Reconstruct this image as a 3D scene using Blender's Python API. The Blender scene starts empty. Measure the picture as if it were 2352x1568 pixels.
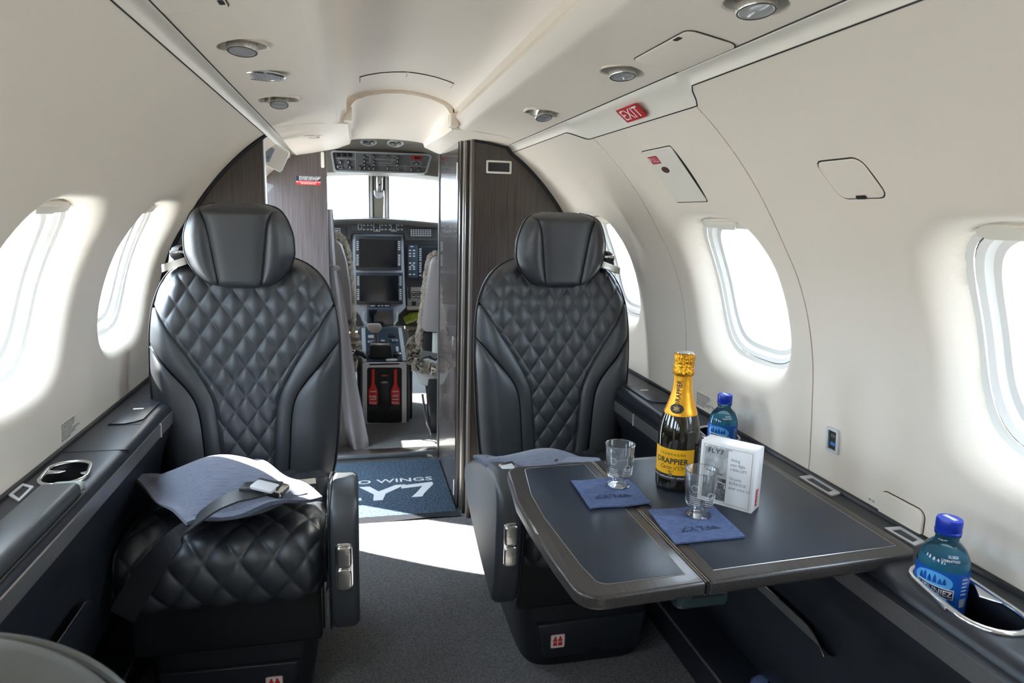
import bpy, bmesh, math, random, functools
import numpy as np
from mathutils import Vector, Matrix

random.seed(7)
S = bpy.context.scene
COL = S.collection

# ------------------------------------------------------------------ camera
FPX, ROLL, VPX, VPY = 1568.0, math.radians(1.5), 812.0, 487.0
CAM = np.array([-0.14, 0.0, 1.08])
def _rot(x, y):
    return x*math.cos(ROLL)-y*math.sin(ROLL), x*math.sin(ROLL)+y*math.cos(ROLL)
_vx, _vy = _rot(VPX-1176, 784-VPY)
_p = math.atan(_vy/FPX); _y = math.atan(-_vx/math.hypot(FPX, _vy))
CF = np.array([math.sin(_y)*math.cos(_p), math.cos(_y)*math.cos(_p), -math.sin(_p)])
_R0 = np.array([math.cos(_y), -math.sin(_y), 0.0]); _U0 = np.cross(_R0, CF)
CR = _R0*math.cos(ROLL)+_U0*math.sin(ROLL); CU = -_R0*math.sin(ROLL)+_U0*math.cos(ROLL)
cd = bpy.data.cameras.new('camera'); cd.lens = 24.0; cd.sensor_width = 36.0; cd.sensor_fit = 'HORIZONTAL'
cd.clip_start = 0.02; cd.clip_end = 500
cd.dof.use_dof = True; cd.dof.focus_distance = 1.45; cd.dof.aperture_fstop = 9.0
cam = bpy.data.objects.new('camera', cd); COL.objects.link(cam)
M = Matrix(((CR[0], CU[0], -CF[0], CAM[0]), (CR[1], CU[1], -CF[1], CAM[1]), (CR[2], CU[2], -CF[2], CAM[2]), (0, 0, 0, 1)))
cam.matrix_world = M
S.camera = cam
def ray(x, y): return (x-1176)*CR+(784-y)*CU+FPX*CF
def atY(x, y, Y): d = ray(x, y); return CAM+d*(Y-CAM[1])/d[1]      # measured points: a pixel on the plane at distance Y along the cabin
def atX(x, y, X): d = ray(x, y); return CAM+d*(X-CAM[0])/d[0]
def atZ(x, y, Z): d = ray(x, y); return CAM+d*(Z-CAM[2])/d[2]

# ------------------------------------------------------------------ world, sun, exposure
W = bpy.data.worlds.new('sky'); S.world = W; W.use_nodes = True
bg = W.node_tree.nodes['Background']; bg.inputs[0].default_value = (0.68, 0.84, 1.0, 1); bg.inputs[1].default_value = 11.0
sl = bpy.data.lights.new('sun', 'SUN'); sl.energy = 38.0; sl.angle = 0.009; sl.color = (1.0, 0.95, 0.86)
sun = bpy.data.objects.new('sun', sl); COL.objects.link(sun)
SUN_DIR = Vector((0.75, -0.504, -0.79)).normalized()
sun.rotation_euler = SUN_DIR.to_track_quat('-Z', 'Y').to_euler()
S.view_settings.view_transform = 'Standard'; S.view_settings.look = 'None'
S.view_settings.exposure = 0.64; S.view_settings.gamma = 1.0; S.view_settings.use_curve_mapping = False
S.cycles.use_denoising = True
S.cycles.max_bounces = 14; S.cycles.diffuse_bounces = 8; S.cycles.glossy_bounces = 6
S.cycles.transmission_bounces = 10; S.cycles.transparent_max_bounces = 24
S.cycles.sample_clamp_indirect = 12.0
S.cycles.caustics_reflective = False; S.cycles.caustics_refractive = False

def portal(loc, to, sx, sy):
    l = bpy.data.lights.new('window_daylight', 'AREA'); l.shape = 'RECTANGLE'; l.size = sx; l.size_y = sy; l.cycles.is_portal = True
    o = bpy.data.objects.new('window_daylight', l); COL.objects.link(o); o.location = loc
    o.rotation_euler = (Vector(to)).to_track_quat('-Z', 'Y').to_euler()

# ------------------------------------------------------------------ materials
def mat(name, col, rough=0.5, metal=0.0, spec=0.5, bump=None, vary=None, coat=0.0, sheen=0.0, alpha=None):
    m = bpy.data.materials.new(name); m.use_nodes = True
    nt = m.node_tree; b = nt.nodes['Principled BSDF']
    b.inputs['Base Color'].default_value = (*col, 1); b.inputs['Roughness'].default_value = rough
    b.inputs['Metallic'].default_value = metal; b.inputs['Specular IOR Level'].default_value = spec
    b.inputs['Coat Weight'].default_value = coat; b.inputs['Sheen Weight'].default_value = sheen
    if bump or vary:
        tc = nt.nodes.new('ShaderNodeTexCoord')
    if vary:            # (scale vec, colour2, detail)
        mp = nt.nodes.new('ShaderNodeMapping'); mp.inputs['Scale'].default_value = vary[0]
        n = nt.nodes.new('ShaderNodeTexNoise'); n.inputs['Scale'].default_value = 1.0; n.inputs['Detail'].default_value = vary[2]
        r = nt.nodes.new('ShaderNodeValToRGB'); r.color_ramp.elements[0].position = 0.35; r.color_ramp.elements[1].position = 0.65
        r.color_ramp.elements[0].color = (*col, 1); r.color_ramp.elements[1].color = (*vary[1], 1)
        nt.links.new(tc.outputs['Object'], mp.inputs[0]); nt.links.new(mp.outputs[0], n.inputs['Vector'])
        nt.links.new(n.outputs['Fac'], r.inputs[0]); nt.links.new(r.outputs[0], b.inputs['Base Color'])
    if bump:            # (scale, strength, distance)
        n2 = nt.nodes.new('ShaderNodeTexNoise'); n2.inputs['Scale'].default_value = bump[0]; n2.inputs['Detail'].default_value = 2.0
        bn = nt.nodes.new('ShaderNodeBump'); bn.inputs['Strength'].default_value = bump[1]; bn.inputs['Distance'].default_value = bump[2]
        nt.links.new(tc.outputs['Object'], n2.inputs['Vector']); nt.links.new(n2.outputs['Fac'], bn.inputs['Height'])
        nt.links.new(bn.outputs[0], b.inputs['Normal'])
    return m
def thin_glass(name, tint, refl=1.0, rough=0.0, haze=0.0):
    m = bpy.data.materials.new(name); m.use_nodes = True; nt = m.node_tree
    for n in list(nt.nodes):
        if n.type == 'BSDF_PRINCIPLED': nt.nodes.remove(n)
    out = nt.nodes['Material Output']
    t = nt.nodes.new('ShaderNodeBsdfTransparent'); t.inputs[0].default_value = (*tint, 1)
    g = nt.nodes.new('ShaderNodeBsdfGlossy'); g.inputs['Roughness'].default_value = rough
    f = nt.nodes.new('ShaderNodeFresnel'); f.inputs[0].default_value = 1.45
    mu = nt.nodes.new('ShaderNodeMath'); mu.operation = 'MULTIPLY'; mu.inputs[1].default_value = refl
    mx = nt.nodes.new('ShaderNodeMixShader')
    nt.links.new(f.outputs[0], mu.inputs[0]); nt.links.new(mu.outputs[0], mx.inputs[0])
    if haze:
        df = nt.nodes.new('ShaderNodeBsdfTranslucent'); df.inputs[0].default_value = (.95, .97, 1, 1); m2 = nt.nodes.new('ShaderNodeMixShader'); m2.inputs[0].default_value = haze
        nt.links.new(t.outputs[0], m2.inputs[1]); nt.links.new(df.outputs[0], m2.inputs[2]); t = m2
    nt.links.new(t.outputs[0], mx.inputs[1]); nt.links.new(g.outputs[0], mx.inputs[2]); nt.links.new(mx.outputs[0], out.inputs[0])
    return m
CREAM = mat('cream_leather', (0.84, 0.75, 0.64), 0.55, bump=(420, 0.10, 0.002))
STRIPC = mat('cream_satin', (0.78, 0.735, 0.645), 0.5)
WHITE = mat('white_plastic', (0.88, 0.86, 0.82), 0.4)
LEATHER = mat('black_leather', (0.028, 0.032, 0.038), 0.46, bump=(900, 0.12, 0.001), spec=0.8)
LEATHER2 = mat('grey_seat_leather', (0.10, 0.10, 0.088), 0.5, bump=(700, 0.1, 0.001))
PIPE = mat('black_piping', (0.012, 0.013, 0.015), 0.35)
SHELL = mat('black_plastic', (0.014, 0.015, 0.018), 0.42, bump=(1500, 0.1, 0.001))
CONSOLE = mat('console_black', (0.017, 0.020, 0.026), 0.38, bump=(1200, 0.12, 0.001))
PADM = mat('console_pad', (0.05, 0.053, 0.056), 0.33, bump=(500, 0.1, 0.001))
STRIPM = mat('grey_metal_strip', (0.30, 0.29, 0.28), 0.30, metal=0.75, vary=((8, 900, 900), (0.36, 0.35, 0.34), 2))
CHROME = mat('satin_chrome', (0.72, 0.72, 0.73), 0.2, metal=1.0)
SILVER = mat('silver_paint', (0.62, 0.63, 0.65), 0.35, metal=0.2)
STEEL = mat('brushed_steel', (0.62, 0.60, 0.56), 0.28, metal=1.0, vary=((3, 400, 400), (0.5, 0.49, 0.46), 2))
WOOD = mat('dark_wood_veneer', (0.034, 0.026, 0.022), 0.33, vary=((260, 260, 5), (0.078, 0.062, 0.053), 4), coat=0.35)
WOODH = mat('table_wood_veneer', (0.026, 0.022, 0.021), 0.32, vary=((500, 6, 500), (0.055, 0.047, 0.043), 4), coat=0.12, spec=0.4)
INLAY = mat('table_leather_inlay', (0.020, 0.027, 0.040), 0.33, bump=(1400, 0.12, 0.001), vary=((6, 6, 6), (0.025, 0.033, 0.048), 3), spec=0.3)
CARPET = mat('carpet_grey', (0.072, 0.071, 0.074), 0.95, spec=0.1, vary=((210, 210, 210), (0.20, 0.195, 0.195), 3), bump=(500, 0.9, 0.006), sheen=0.3)
MATM = mat('mat_blue', (0.035, 0.065, 0.105), 0.95, spec=0.1, vary=((170, 170, 170), (0.14, 0.19, 0.25), 3), bump=(420, 0.9, 0.006))
MATW = mat('mat_white_print', (0.72, 0.74, 0.76), 0.9, spec=0.1, bump=(420, 0.7, 0.004))
BLACK = mat('matt_black', (0.006, 0.006, 0.007), 0.6)
GAP = mat('gap_black', (0.012, 0.011, 0.010), 0.9)
LENS = mat('lamp_lens', (.72, .72, .70), .25, coat=.5)
SCREEN = mat('dark_screen', (0.004, 0.007, 0.012), 0.08, spec=0.6)
RED = mat('red_enamel', (0.78, 0.03, 0.025), 0.4)
SIGNRED = mat('sign_red', (0.55, 0.015, 0.02), 0.4)
PWHITE = mat('print_white', (0.85, 0.85, 0.85), 0.5)
PBLACK = mat('print_black', (0.02, 0.02, 0.022), 0.5)
PGREY = mat('print_grey', (0.30, 0.31, 0.33), 0.5)
GOLDP = mat('print_gold', (0.42, 0.30, 0.10), 0.4)
YELLOW = mat('label_yellow', (0.90, 0.46, 0.005), 0.4)
FOIL = mat('gold_foil', (0.82, 0.38, 0.015), 0.36, metal=0.5, bump=(140, 0.22, 0.003))
FOILC = mat('cap_foil', (0.72, 0.33, 0.02), 0.26, metal=0.85, bump=(230, 0.6, 0.004))
BOTTLE = mat('dark_bottle_glass', (0.010, 0.008, 0.004), 0.05, spec=0.8)
BOX = mat('box_card', (0.84, 0.84, 0.85), 0.35)
NAPKIN = mat('blue_napkin', (0.085, 0.12, 0.235), 0.9, spec=0.15, bump=(300, 0.5, 0.003), vary=((160, 160, 160), (0.115, 0.155, 0.29), 3))
NAPT = mat('napkin_print', (0.02, 0.035, 0.09), 0.9)
PILLOW = mat('blue_grey_cloth', (0.11, 0.125, 0.175), 0.9, spec=0.2, vary=((25, 500, 500), (0.165, 0.18, 0.24), 3), bump=(700, 0.4, 0.002), sheen=0.25)
WEB = mat('belt_webbing', (0.022, 0.022, 0.024), 0.42, vary=((700, 90, 90), (0.030, 0.030, 0.034), 1), bump=(900, 0.4, 0.001))
CURT = mat('grey_curtain', (0.46, 0.45, 0.48), 0.9, spec=0.2, sheen=0.3, bump=(600, 0.3, 0.002))
PANELG = mat('cockpit_grey', (0.085, 0.085, 0.082), 0.5)
PANELS = mat('cockpit_silver', (0.46, 0.49, 0.54), 0.4)
HEADER = mat('cockpit_beige', (0.24, 0.215, 0.175), 0.6)
OVHD = mat('overhead_grey', (0.20, 0.21, 0.22), 0.4)
FLEECE = mat('sheepskin', (0.66, 0.56, 0.44), 0.95, spec=0.1, bump=(220, 1.0, 0.02), vary=((60, 60, 60), (0.78, 0.70, 0.60), 3))
PSEAT = mat('pilot_seat_leather', (0.26, 0.24, 0.235), 0.45)
LIME = mat('lime_plastic', (0.30, 0.36, 0.02), 0.5)
PANE = thin_glass('window_pane', (0.97, 0.98, 0.99), 0.6)
CUP = thin_glass('clear_cup', (0.99, 0.993, 0.995), 0.8, 0.03, 0.05)
BLUEPET = thin_glass('blue_bottle', (0.62, 0.88, 1.0), 1.2)
WATER = mat('water', (0.20, 0.72, 0.80), 0.05)
_n = WATER.node_tree; _tr = _n.nodes.new('ShaderNodeBsdfTransparent'); _tr.inputs[0].default_value = (.70, .93, 1.0, 1); _tl = _n.nodes.new('ShaderNodeBsdfTranslucent'); _tl.inputs[0].default_value = (.42, .90, 1.0, 1)
_m1 = _n.nodes.new('ShaderNodeMixShader'); _m1.inputs[0].default_value = .60; _n.links.new(_tr.outputs[0], _m1.inputs[1]); _n.links.new(_tl.outputs[0], _m1.inputs[2])
_m2 = _n.nodes.new('ShaderNodeMixShader'); _m2.inputs[0].default_value = .12; _n.links.new(_m1.outputs[0], _m2.inputs[1]); _n.links.new(_n.nodes['Principled BSDF'].outputs[0], _m2.inputs[2]); _n.links.new(_m2.outputs[0], _n.nodes['Material Output'].inputs[0])
CAPB = mat('blue_cap', (0.003, 0.028, 0.36), 0.35)
LABELB = mat('blue_label', (0.01, 0.10, 0.48), 0.35)
LABELL = mat('light_blue_label', (0.10, 0.42, 0.85), 0.35)
LABELN = mat('navy_label', (0.01, 0.02, 0.08), 0.35)
SKYP = mat('photo_print_sky', (0.33, 0.35, 0.36), 0.4, vary=((90, 60, 60), (0.60, 0.62, 0.63), 4))
GNDP = mat('photo_print_ground', (0.05, 0.05, 0.05), 0.4, vary=((40, 200, 200), (0.22, 0.22, 0.22), 4))
CONC = mat('concrete_apron', (0.46, 0.45, 0.43), 0.9, vary=((0.3, 0.3, 0.3), (0.52, 0.51, 0.49), 4))
HANGAR = mat('hangar_sheet', (0.60, 0.62, 0.64), 0.6)
DOORPL = mat('hatch_grey', (0.30, 0.36, 0.45), 0.3)

# ------------------------------------------------------------------ helpers
ORG = {}
def thing(name, label, cat, loc=(0, 0, 0), group=None, kind=None):
    o = bpy.data.objects.new(name, None); COL.objects.link(o); o.location = loc; o.empty_display_size = 0.05
    ORG[o.name] = np.array(loc, float); tag(o, label, cat, group, kind); return o
def tag(o, label=None, cat=None, group=None, kind=None):
    if label: o['label'] = label
    if cat: o['category'] = cat
    if group: o['group'] = group
    if kind: o['kind'] = kind
    return o
def link_mesh(name, me, m, parent=None, smooth=40):
    if isinstance(m, (list, tuple)):
        for q in m: me.materials.append(q)
    else: me.materials.append(m)
    if smooth:
        me.polygons.foreach_set('use_smooth', [True]*len(me.polygons))
        me.set_sharp_from_angle(angle=math.radians(smooth))
    o = bpy.data.objects.new(name, me); COL.objects.link(o)
    if parent is not None: o.parent = parent
    return o
def base(parent):
    return ORG.get(parent.name, np.zeros(3)) if parent is not None else np.zeros(3)
def obj(name, V, Fc, m, parent=None, smooth=40, fix=False):
    """V in cabin coordinates; the object's origin is its thing's base (or the middle of its own bottom)."""
    V = np.asarray(V, float)
    if parent is not None: o0 = base(parent)
    else:
        o0 = np.array([(V[:, 0].min()+V[:, 0].max())/2, (V[:, 1].min()+V[:, 1].max())/2, V[:, 2].min()])
    me = bpy.data.meshes.new(name); me.from_pydata([tuple(v) for v in (V-o0)], [], Fc); me.validate()
    if fix:
        bm = bmesh.new(); bm.from_mesh(me); bmesh.ops.remove_doubles(bm, verts=bm.verts, dist=1e-6)
        bmesh.ops.recalc_face_normals(bm, faces=bm.faces); bm.to_mesh(me); bm.free()
    o = link_mesh(name, me, m, parent, smooth)
    ORG[o.name] = o0
    if parent is None: o.location = o0
    return o
def grid(fn, us, vs, closeu=False):
    V = [fn(u, v) for v in vs for u in us]; nu = len(us); Fc = []
    for j in range(len(vs)-1):
        for i in range(nu if closeu else nu-1):
            i2 = (i+1) % nu
            Fc.append((j*nu+i, j*nu+i2, (j+1)*nu+i2, (j+1)*nu+i))
    return V, Fc
def join(*parts):
    V = []; Fc = []
    for v, f in parts:
        k = len(V); V += [tuple(q) for q in v]; Fc += [tuple(a+k for a in q) for q in f]
    return V, Fc
def lin(a, b, n): return [a+(b-a)*i/(n-1) for i in range(n)]
def boxg(x0, x1, y0, y1, z0, z1, bev=0.0, seg=2):
    bm = bmesh.new()
    bmesh.ops.create_cube(bm, size=1.0)
    for v in bm.verts:
        v.co = ((x0+x1)/2+v.co.x*(x1-x0), (y0+y1)/2+v.co.y*(y1-y0), (z0+z1)/2+v.co.z*(z1-z0))
    if bev: bmesh.ops.bevel(bm, geom=list(bm.edges), offset=bev, segments=seg, profile=0.5, affect='EDGES')
    return from_bm(bm)
def from_bm(bm):
    bm.verts.ensure_lookup_table(); bm.verts.index_update()
    V = [tuple(v.co) for v in bm.verts]; Fc = [tuple(v.index for v in f.verts) for f in bm.faces]; bm.free(); return V, Fc
def frame_of(o, ux, uy):
    """o, ux, uy: origin and in-plane axes -> map (a, b, n) to space."""
    o = np.array(o, float); ux = np.array(ux, float); uy = np.array(uy, float); ux /= np.linalg.norm(ux)
    uy = uy-ux*(uy@ux); uy /= np.linalg.norm(uy); n = np.cross(ux, uy)
    return lambda a, b, c=0.0: o+ux*a+uy*b+n*c
def prism(outline, mp, h0, h1, bev=0.0, seg=2):
    """2-D outline in the frame mp, extruded from h0 to h1 along its normal."""
    bm = bmesh.new(); n = len(outline)
    a = [bm.verts.new(tuple(mp(x, y, h0))) for x, y in outline]; b = [bm.verts.new(tuple(mp(x, y, h1))) for x, y in outline]
    bm.faces.new(a[::-1]); bm.faces.new(b)
    for i in range(n): bm.faces.new((a[i], a[(i+1) % n], b[(i+1) % n], b[i]))
    bmesh.ops.recalc_face_normals(bm, faces=bm.faces)
    if bev:
        ed = [e for e in bm.edges if len(e.link_faces) == 2 and e.calc_face_angle(0) > 0.6]
        bmesh.ops.bevel(bm, geom=ed, offset=bev, segments=seg, profile=0.5, affect='EDGES', clamp_overlap=True)
    return from_bm(bm)
def rrect(w, h, r, n=5, cx=0, cy=0):
    out = []
    for k, (sx, sy) in enumerate(((1, 1), (-1, 1), (-1, -1), (1, -1))):
        for i in range(n+1):
            a = math.pi/2*(k+i/n); out.append((cx+sx*(w/2-r)+r*math.cos(a), cy+sy*(h/2-r)+r*math.sin(a)))
    return out
def ell(rx, ry, n=32, cx=0, cy=0): return [(cx+rx*math.cos(2*math.pi*i/n), cy+ry*math.sin(2*math.pi*i/n)) for i in range(n)]
def tube(path, r, closed=False, seg=8):
    P = [np.array(p, float) for p in path]; n = len(P); V = []; Fc = []
    up = None
    for i, p in enumerate(P):
        a = P[(i-1) % n] if (closed or i > 0) else P[i]; b = P[(i+1) % n] if (closed or i < n-1) else P[i]
        t = b-a; t /= (np.linalg.norm(t)+1e-12)
        if up is None:
            up = np.array([0, 0, 1.0]) if abs(t[2]) < 0.9 else np.array([1.0, 0, 0])
        up = up-t*(up@t); up /= (np.linalg.norm(up)+1e-12); s = np.cross(t, up)
        rr = r[i] if isinstance(r, (list, tuple)) else r
        for k in range(seg):
            q = 2*math.pi*k/seg; V.append(tuple(p+(up*math.cos(q)+s*math.sin(q))*rr))
    for i in range(n if closed else n-1):
        j = (i+1) % n
        for k in range(seg): Fc.append((i*seg+k, i*seg+(k+1) % seg, j*seg+(k+1) % seg, j*seg+k))
    if not closed:
        Fc.append(tuple(range(seg))[::-1]); Fc.append(tuple((n-1)*seg+k for k in range(seg)))
    return V, Fc
def ringstrip(outer, inner, mp, h0, h1):
    """flat frame between two outlines of equal count, with thickness."""
    n = len(outer); V = []; Fc = []
    for (pts, h) in ((outer, h1), (inner, h1), (outer, h0), (inner, h0)): V += [tuple(mp(x, y, h)) for x, y in pts]
    for i in range(n):
        j = (i+1) % n
        Fc += [(i, j, n+j, n+i), (2*n+i, 2*n+j, j, i), (n+i, n+j, 3*n+j, 3*n+i)]
    return V, Fc
def lathe(profile, c, seg=32, wob=None, axis=None):
    ax = np.array(axis if axis is not None else (0, 0, 1.0), float); ax /= np.linalg.norm(ax)
    e1 = np.cross(ax, (0, 1.0, 0)); e1 /= np.linalg.norm(e1); e2 = np.cross(ax, e1); c = np.array(c, float)
    V = []; Fc = []
    for j, (r, z) in enumerate(profile):
        for k in range(seg):
            a = 2*math.pi*k/seg; rr = r*(1+(wob(a, z) if wob else 0)); V.append(tuple(c+ax*z+(e1*math.cos(a)+e2*math.sin(a))*rr))
    for j in range(len(profile)-1):
        for k in range(seg): Fc.append((j*seg+k, j*seg+(k+1) % seg, (j+1)*seg+(k+1) % seg, (j+1)*seg+k))
    return V, Fc
_tc = {}
def text2d(s, size, align='CENTER', bold=0.0, shear=0.0):
    key = (s, align, bold, shear)
    if key not in _tc:
        cu = bpy.data.curves.new('t', 'FONT'); cu.body = s; cu.align_x = align; cu.align_y = 'CENTER'; cu.size = 1.0
        cu.offset = bold; cu.shear = shear; cu.resolution_u = 2
        o = bpy.data.objects.new('t', cu); COL.objects.link(o)
        dg = bpy.context.evaluated_depsgraph_get(); e = o.evaluated_get(dg); me = e.to_mesh()
        _tc[key] = ([(v.co.x, v.co.y) for v in me.vertices], [tuple(p.vertices) for p in me.polygons])
        e.to_mesh_clear(); bpy.data.objects.remove(o); bpy.data.curves.remove(cu)
    v, f = _tc[key]; return [(x*size, y*size) for x, y in v], f
def text(name, s, size, mp, m, parent, align='CENTER', bold=0.0, shear=0.0, dx=0, dy=0, lift=0.0003, sx=1.0):
    v, f = text2d(s, size, align, bold, shear)
    return obj(name, [tuple(mp(x*sx+dx, y+dy, lift)) for x, y in v], f, m, parent, smooth=0)
def cut(o, cutters):
    for c in cutters:
        md = o.modifiers.new('b', 'BOOLEAN'); md.operation = 'DIFFERENCE'; md.object = c; md.solver = 'EXACT'
    bpy.context.view_layer.update()
    dg = bpy.context.evaluated_depsgraph_get(); me = bpy.data.meshes.new_from_object(o.evaluated_get(dg))
    o.modifiers.clear(); old = o.data; o.data = me; bpy.data.meshes.remove(old)
    for c in cutters: bpy.data.objects.remove(c)
    me.polygons.foreach_set('use_smooth', [True]*len(me.polygons)); me.set_sharp_from_angle(angle=math.radians(35))
def spline(pts, n=200):
    """smooth resample of (t, v) knots -> function."""
    xs = np.array([p[0] for p in pts], float); ys = np.array([p[1] for p in pts], float)
    m = np.zeros(len(xs)); d = np.diff(ys)/np.diff(xs)
    m[1:-1] = np.where(d[:-1]*d[1:] > 0, 2*d[:-1]*d[1:]/(d[:-1]+d[1:]+1e-12), 0); m[0] = d[0]; m[-1] = d[-1]
    @functools.lru_cache(maxsize=4096)
    def f(x):
        x = min(max(x, xs[0]), xs[-1]); i = min(int(np.searchsorted(xs, x, 'right'))-1, len(xs)-2); h = xs[i+1]-xs[i]; t = (x-xs[i])/h
        return float((2*t**3-3*t*t+1)*ys[i]+(t**3-2*t*t+t)*h*m[i]+(-2*t**3+3*t*t)*ys[i+1]+(t**3-t*t)*h*m[i+1])
    return f
def sstep(a, b, x): t = min(max((x-a)/(b-a), 0), 1); return t*t*(3-2*t)

# ------------------------------------------------------------------ cabin cross-section
PROF = [(.700, .600), (.6995, .64), (.697, .68), (.692, .75), (.686, .814), (.677, .863), (.661, .92), (.635, .983), (.599, 1.044), (.548, 1.122), (.500, 1.182), (.447, 1.236), (.413, 1.265), (.380, 1.289)]
_pp = np.array(PROF); _sl = np.concatenate([[0], np.cumsum(np.hypot(*np.diff(_pp, axis=0).T))])
_fx = spline(list(zip(_sl, _pp[:, 0]))); _fz = spline(list(zip(_sl, _pp[:, 1]))); SMAX = float(_sl[-1])
_st = np.linspace(0, SMAX, 400); _zt = np.array([_fz(s) for s in _st])
def s_of_z(z): return float(np.interp(z, _zt, _st))
def WP(side, Y, s, d=0.0):
    e = 0.004; x, z = _fx(s), _fz(s); tx, tz = _fx(min(s+e, SMAX))-_fx(max(s-e, 0)), _fz(min(s+e, SMAX))-_fz(max(s-e, 0))
    l = math.hypot(tx, tz); return (side*(x+d*tz/l), Y, z-d*tx/l)
SA, SB = s_of_z(.770), s_of_z(1.062); SC, SH = (SA+SB)/2, (SB-SA)/2; WA = 0.150
WIN = {1: [2.06, 1.33, .62, .12, -.40, -.92], -1: [1.81, 1.27, .73, .21, -.31, -.83]}
def wq(Y, s, Yc):
    n = 3.4; return ((abs(Y-Yc)/WA)**n+(abs(s-SC)/SH)**n)**(1/n)
def wdepth(side, Y, s):
    d = 0
    for Yc in WIN[side]:
        if abs(Y-Yc) < WA*1.75:
            q = wq(Y, s, Yc); t = (q-1)/0.32
            if t < 1: d = max(d, 0.058*(1-max(t, 0))**2.1)
    return d
EX0, EX1 = 1.079, 1.585                          # emergency exit hatch between these
S_EX = s_of_z(1.266)
def s_top(side, Y):
    if side < 0: return SMAX
    k = sstep(EX0-.045, EX0-.002, Y)*(1-sstep(EX1+.02, EX1+.12, Y)); return SMAX+(S_EX-SMAX)*k
def wall_mesh(side, Y0, Y1, ny, ns=96):
    ys = lin(Y0, Y1, ny); V = []; Fc = []; Q = []
    for Y in ys:
        st = s_top(side, Y)
        for j in range(ns):
            s = st*j/(ns-1); V.append(WP(side, Y, s, wdepth(side, Y, s))); Q.append(min(wq(Y, s, c) for c in WIN[side]))
    for i in range(ny-1):
        for j in range(ns-1):
            f = (i*ns+j, i*ns+j+1, (i+1)*ns+j+1, (i+1)*ns+j)
            if max(Q[a] for a in f) > 1.0: Fc.append(f)
    # lips at both ends, turned outward
    for ii, Y in ((0, Y0), (ny-1, Y1)):
        k = len(V)
        for j in range(ns): V.append(WP(side, Y, s_top(side, Y)*j/(ns-1), .02))
        for j in range(ns-1): Fc.append((ii*ns+j, ii*ns+j+1, k+j+1, k+j))
    return V, Fc
tag(obj('wall_right', *wall_mesh(1, -1.6, EX0-.0018, 330), CREAM, smooth=60), 'curved cream leather sidewall on the right', kind='structure')
tag(obj('wall_left', *wall_mesh(-1, -1.6, 2.115, 470), CREAM, smooth=60), 'curved cream leather sidewall on the left', kind='structure')
tag(obj('wall_right', *wall_mesh(1, EX1+.0018, 2.30, 96), CREAM, smooth=60), 'cream sidewall panel forward of the exit hatch', kind='structure')
hatch = thing('exit_hatch', 'cream emergency exit hatch with thin seams beside the champagne bottle', 'exit hatch', (.69, (EX0+EX1)/2, .6))
obj('hatch_panel', *wall_mesh(1, EX0+.0018, EX1-.0018, 72), CREAM, hatch, smooth=60)
for k, Yg in enumerate((EX0, EX1)):
    V, Fc = grid(lambda a, s: WP(1, a, s, .012), lin(Yg-.006, Yg+.006, 2), lin(0, S_EX, 50)); obj('seam', V, Fc, GAP, hatch)
# pull cover on the hatch
def wall_patch(side, Y0, Y1, s0, s1, d0, d1, r=.006, n=8, m=8, slant=0.0):
    """slab lying on the sidewall: top face at inset d1 (negative = into the cabin), bottom at d0."""
    V = []; Fc = []
    W_, H_ = Y1-Y0, s1-s0; out = rrect(W_, H_, r, 4, (Y0+Y1)/2, (s0+s1)/2)
    def pt(a, b, d): return WP(side, a+slant*(b-s0), b, d)
    N = len(out); e = .0012
    inn = [((a-(Y0+Y1)/2)*(1-2*e/W_)+(Y0+Y1)/2, (b-(s0+s1)/2)*(1-2*e/H_)+(s0+s1)/2) for a, b in out]
    rows = [[pt(a, b, d0) for a, b in out], [pt(a, b, d1+e) for a, b in out], [pt(a, b, d1) for a, b in inn]]
    for k in (.66, .33, .02):
        rows.append([pt((a-(Y0+Y1)/2)*k+(Y0+Y1)/2, (b-(s0+s1)/2)*k+(s0+s1)/2, d1) for a, b in inn])
    for r_ in rows: V += r_
    for j in range(len(rows)-1):
        for i in range(N): Fc.append((j*N+i, j*N+(i+1) % N, (j+1)*N+(i+1) % N, (j+1)*N+i))
    Fc.append(tuple((len(rows)-1)*N+i for i in range(N)))
    return V, Fc
def wall_frame(side, Yc, sc, d=-.002, right=None):
    o = np.array(WP(side, Yc, sc, d)); uy = np.array(WP(side, Yc, sc+.01, d))-o; ux = np.array((0, -side, 0.0))
    return frame_of(o, ux, uy)
s0, s1 = s_of_z(1.12), s_of_z(1.222)
obj('pull_cover_gap', *wall_patch(1, 1.2675, 1.4085, s0-.003, s1+.003, .004, -.0004, slant=0.0), GAP, hatch)
pc = obj('pull_cover', *wall_patch(1, 1.27, 1.406, s0, s1, .004, -.002), STRIPC, hatch)
mp = wall_frame(1, 1.375, s_of_z(1.205), -.0024)
obj('pull_sign', *prism(rrect(.042, .020, .002), mp, 0, .0006), SIGNRED, pc); text('pull_lettering', 'PULL', .019, mp, PWHITE, pc, lift=.0009)
mp = wall_frame(1, 1.358, s_of_z(1.185), -.0022); obj('finger_hole', *prism(ell(.016, .008, 24), mp, 0, .0005), mat('finger_hole_red', (.06, .01, .01), .6), pc)

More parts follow.
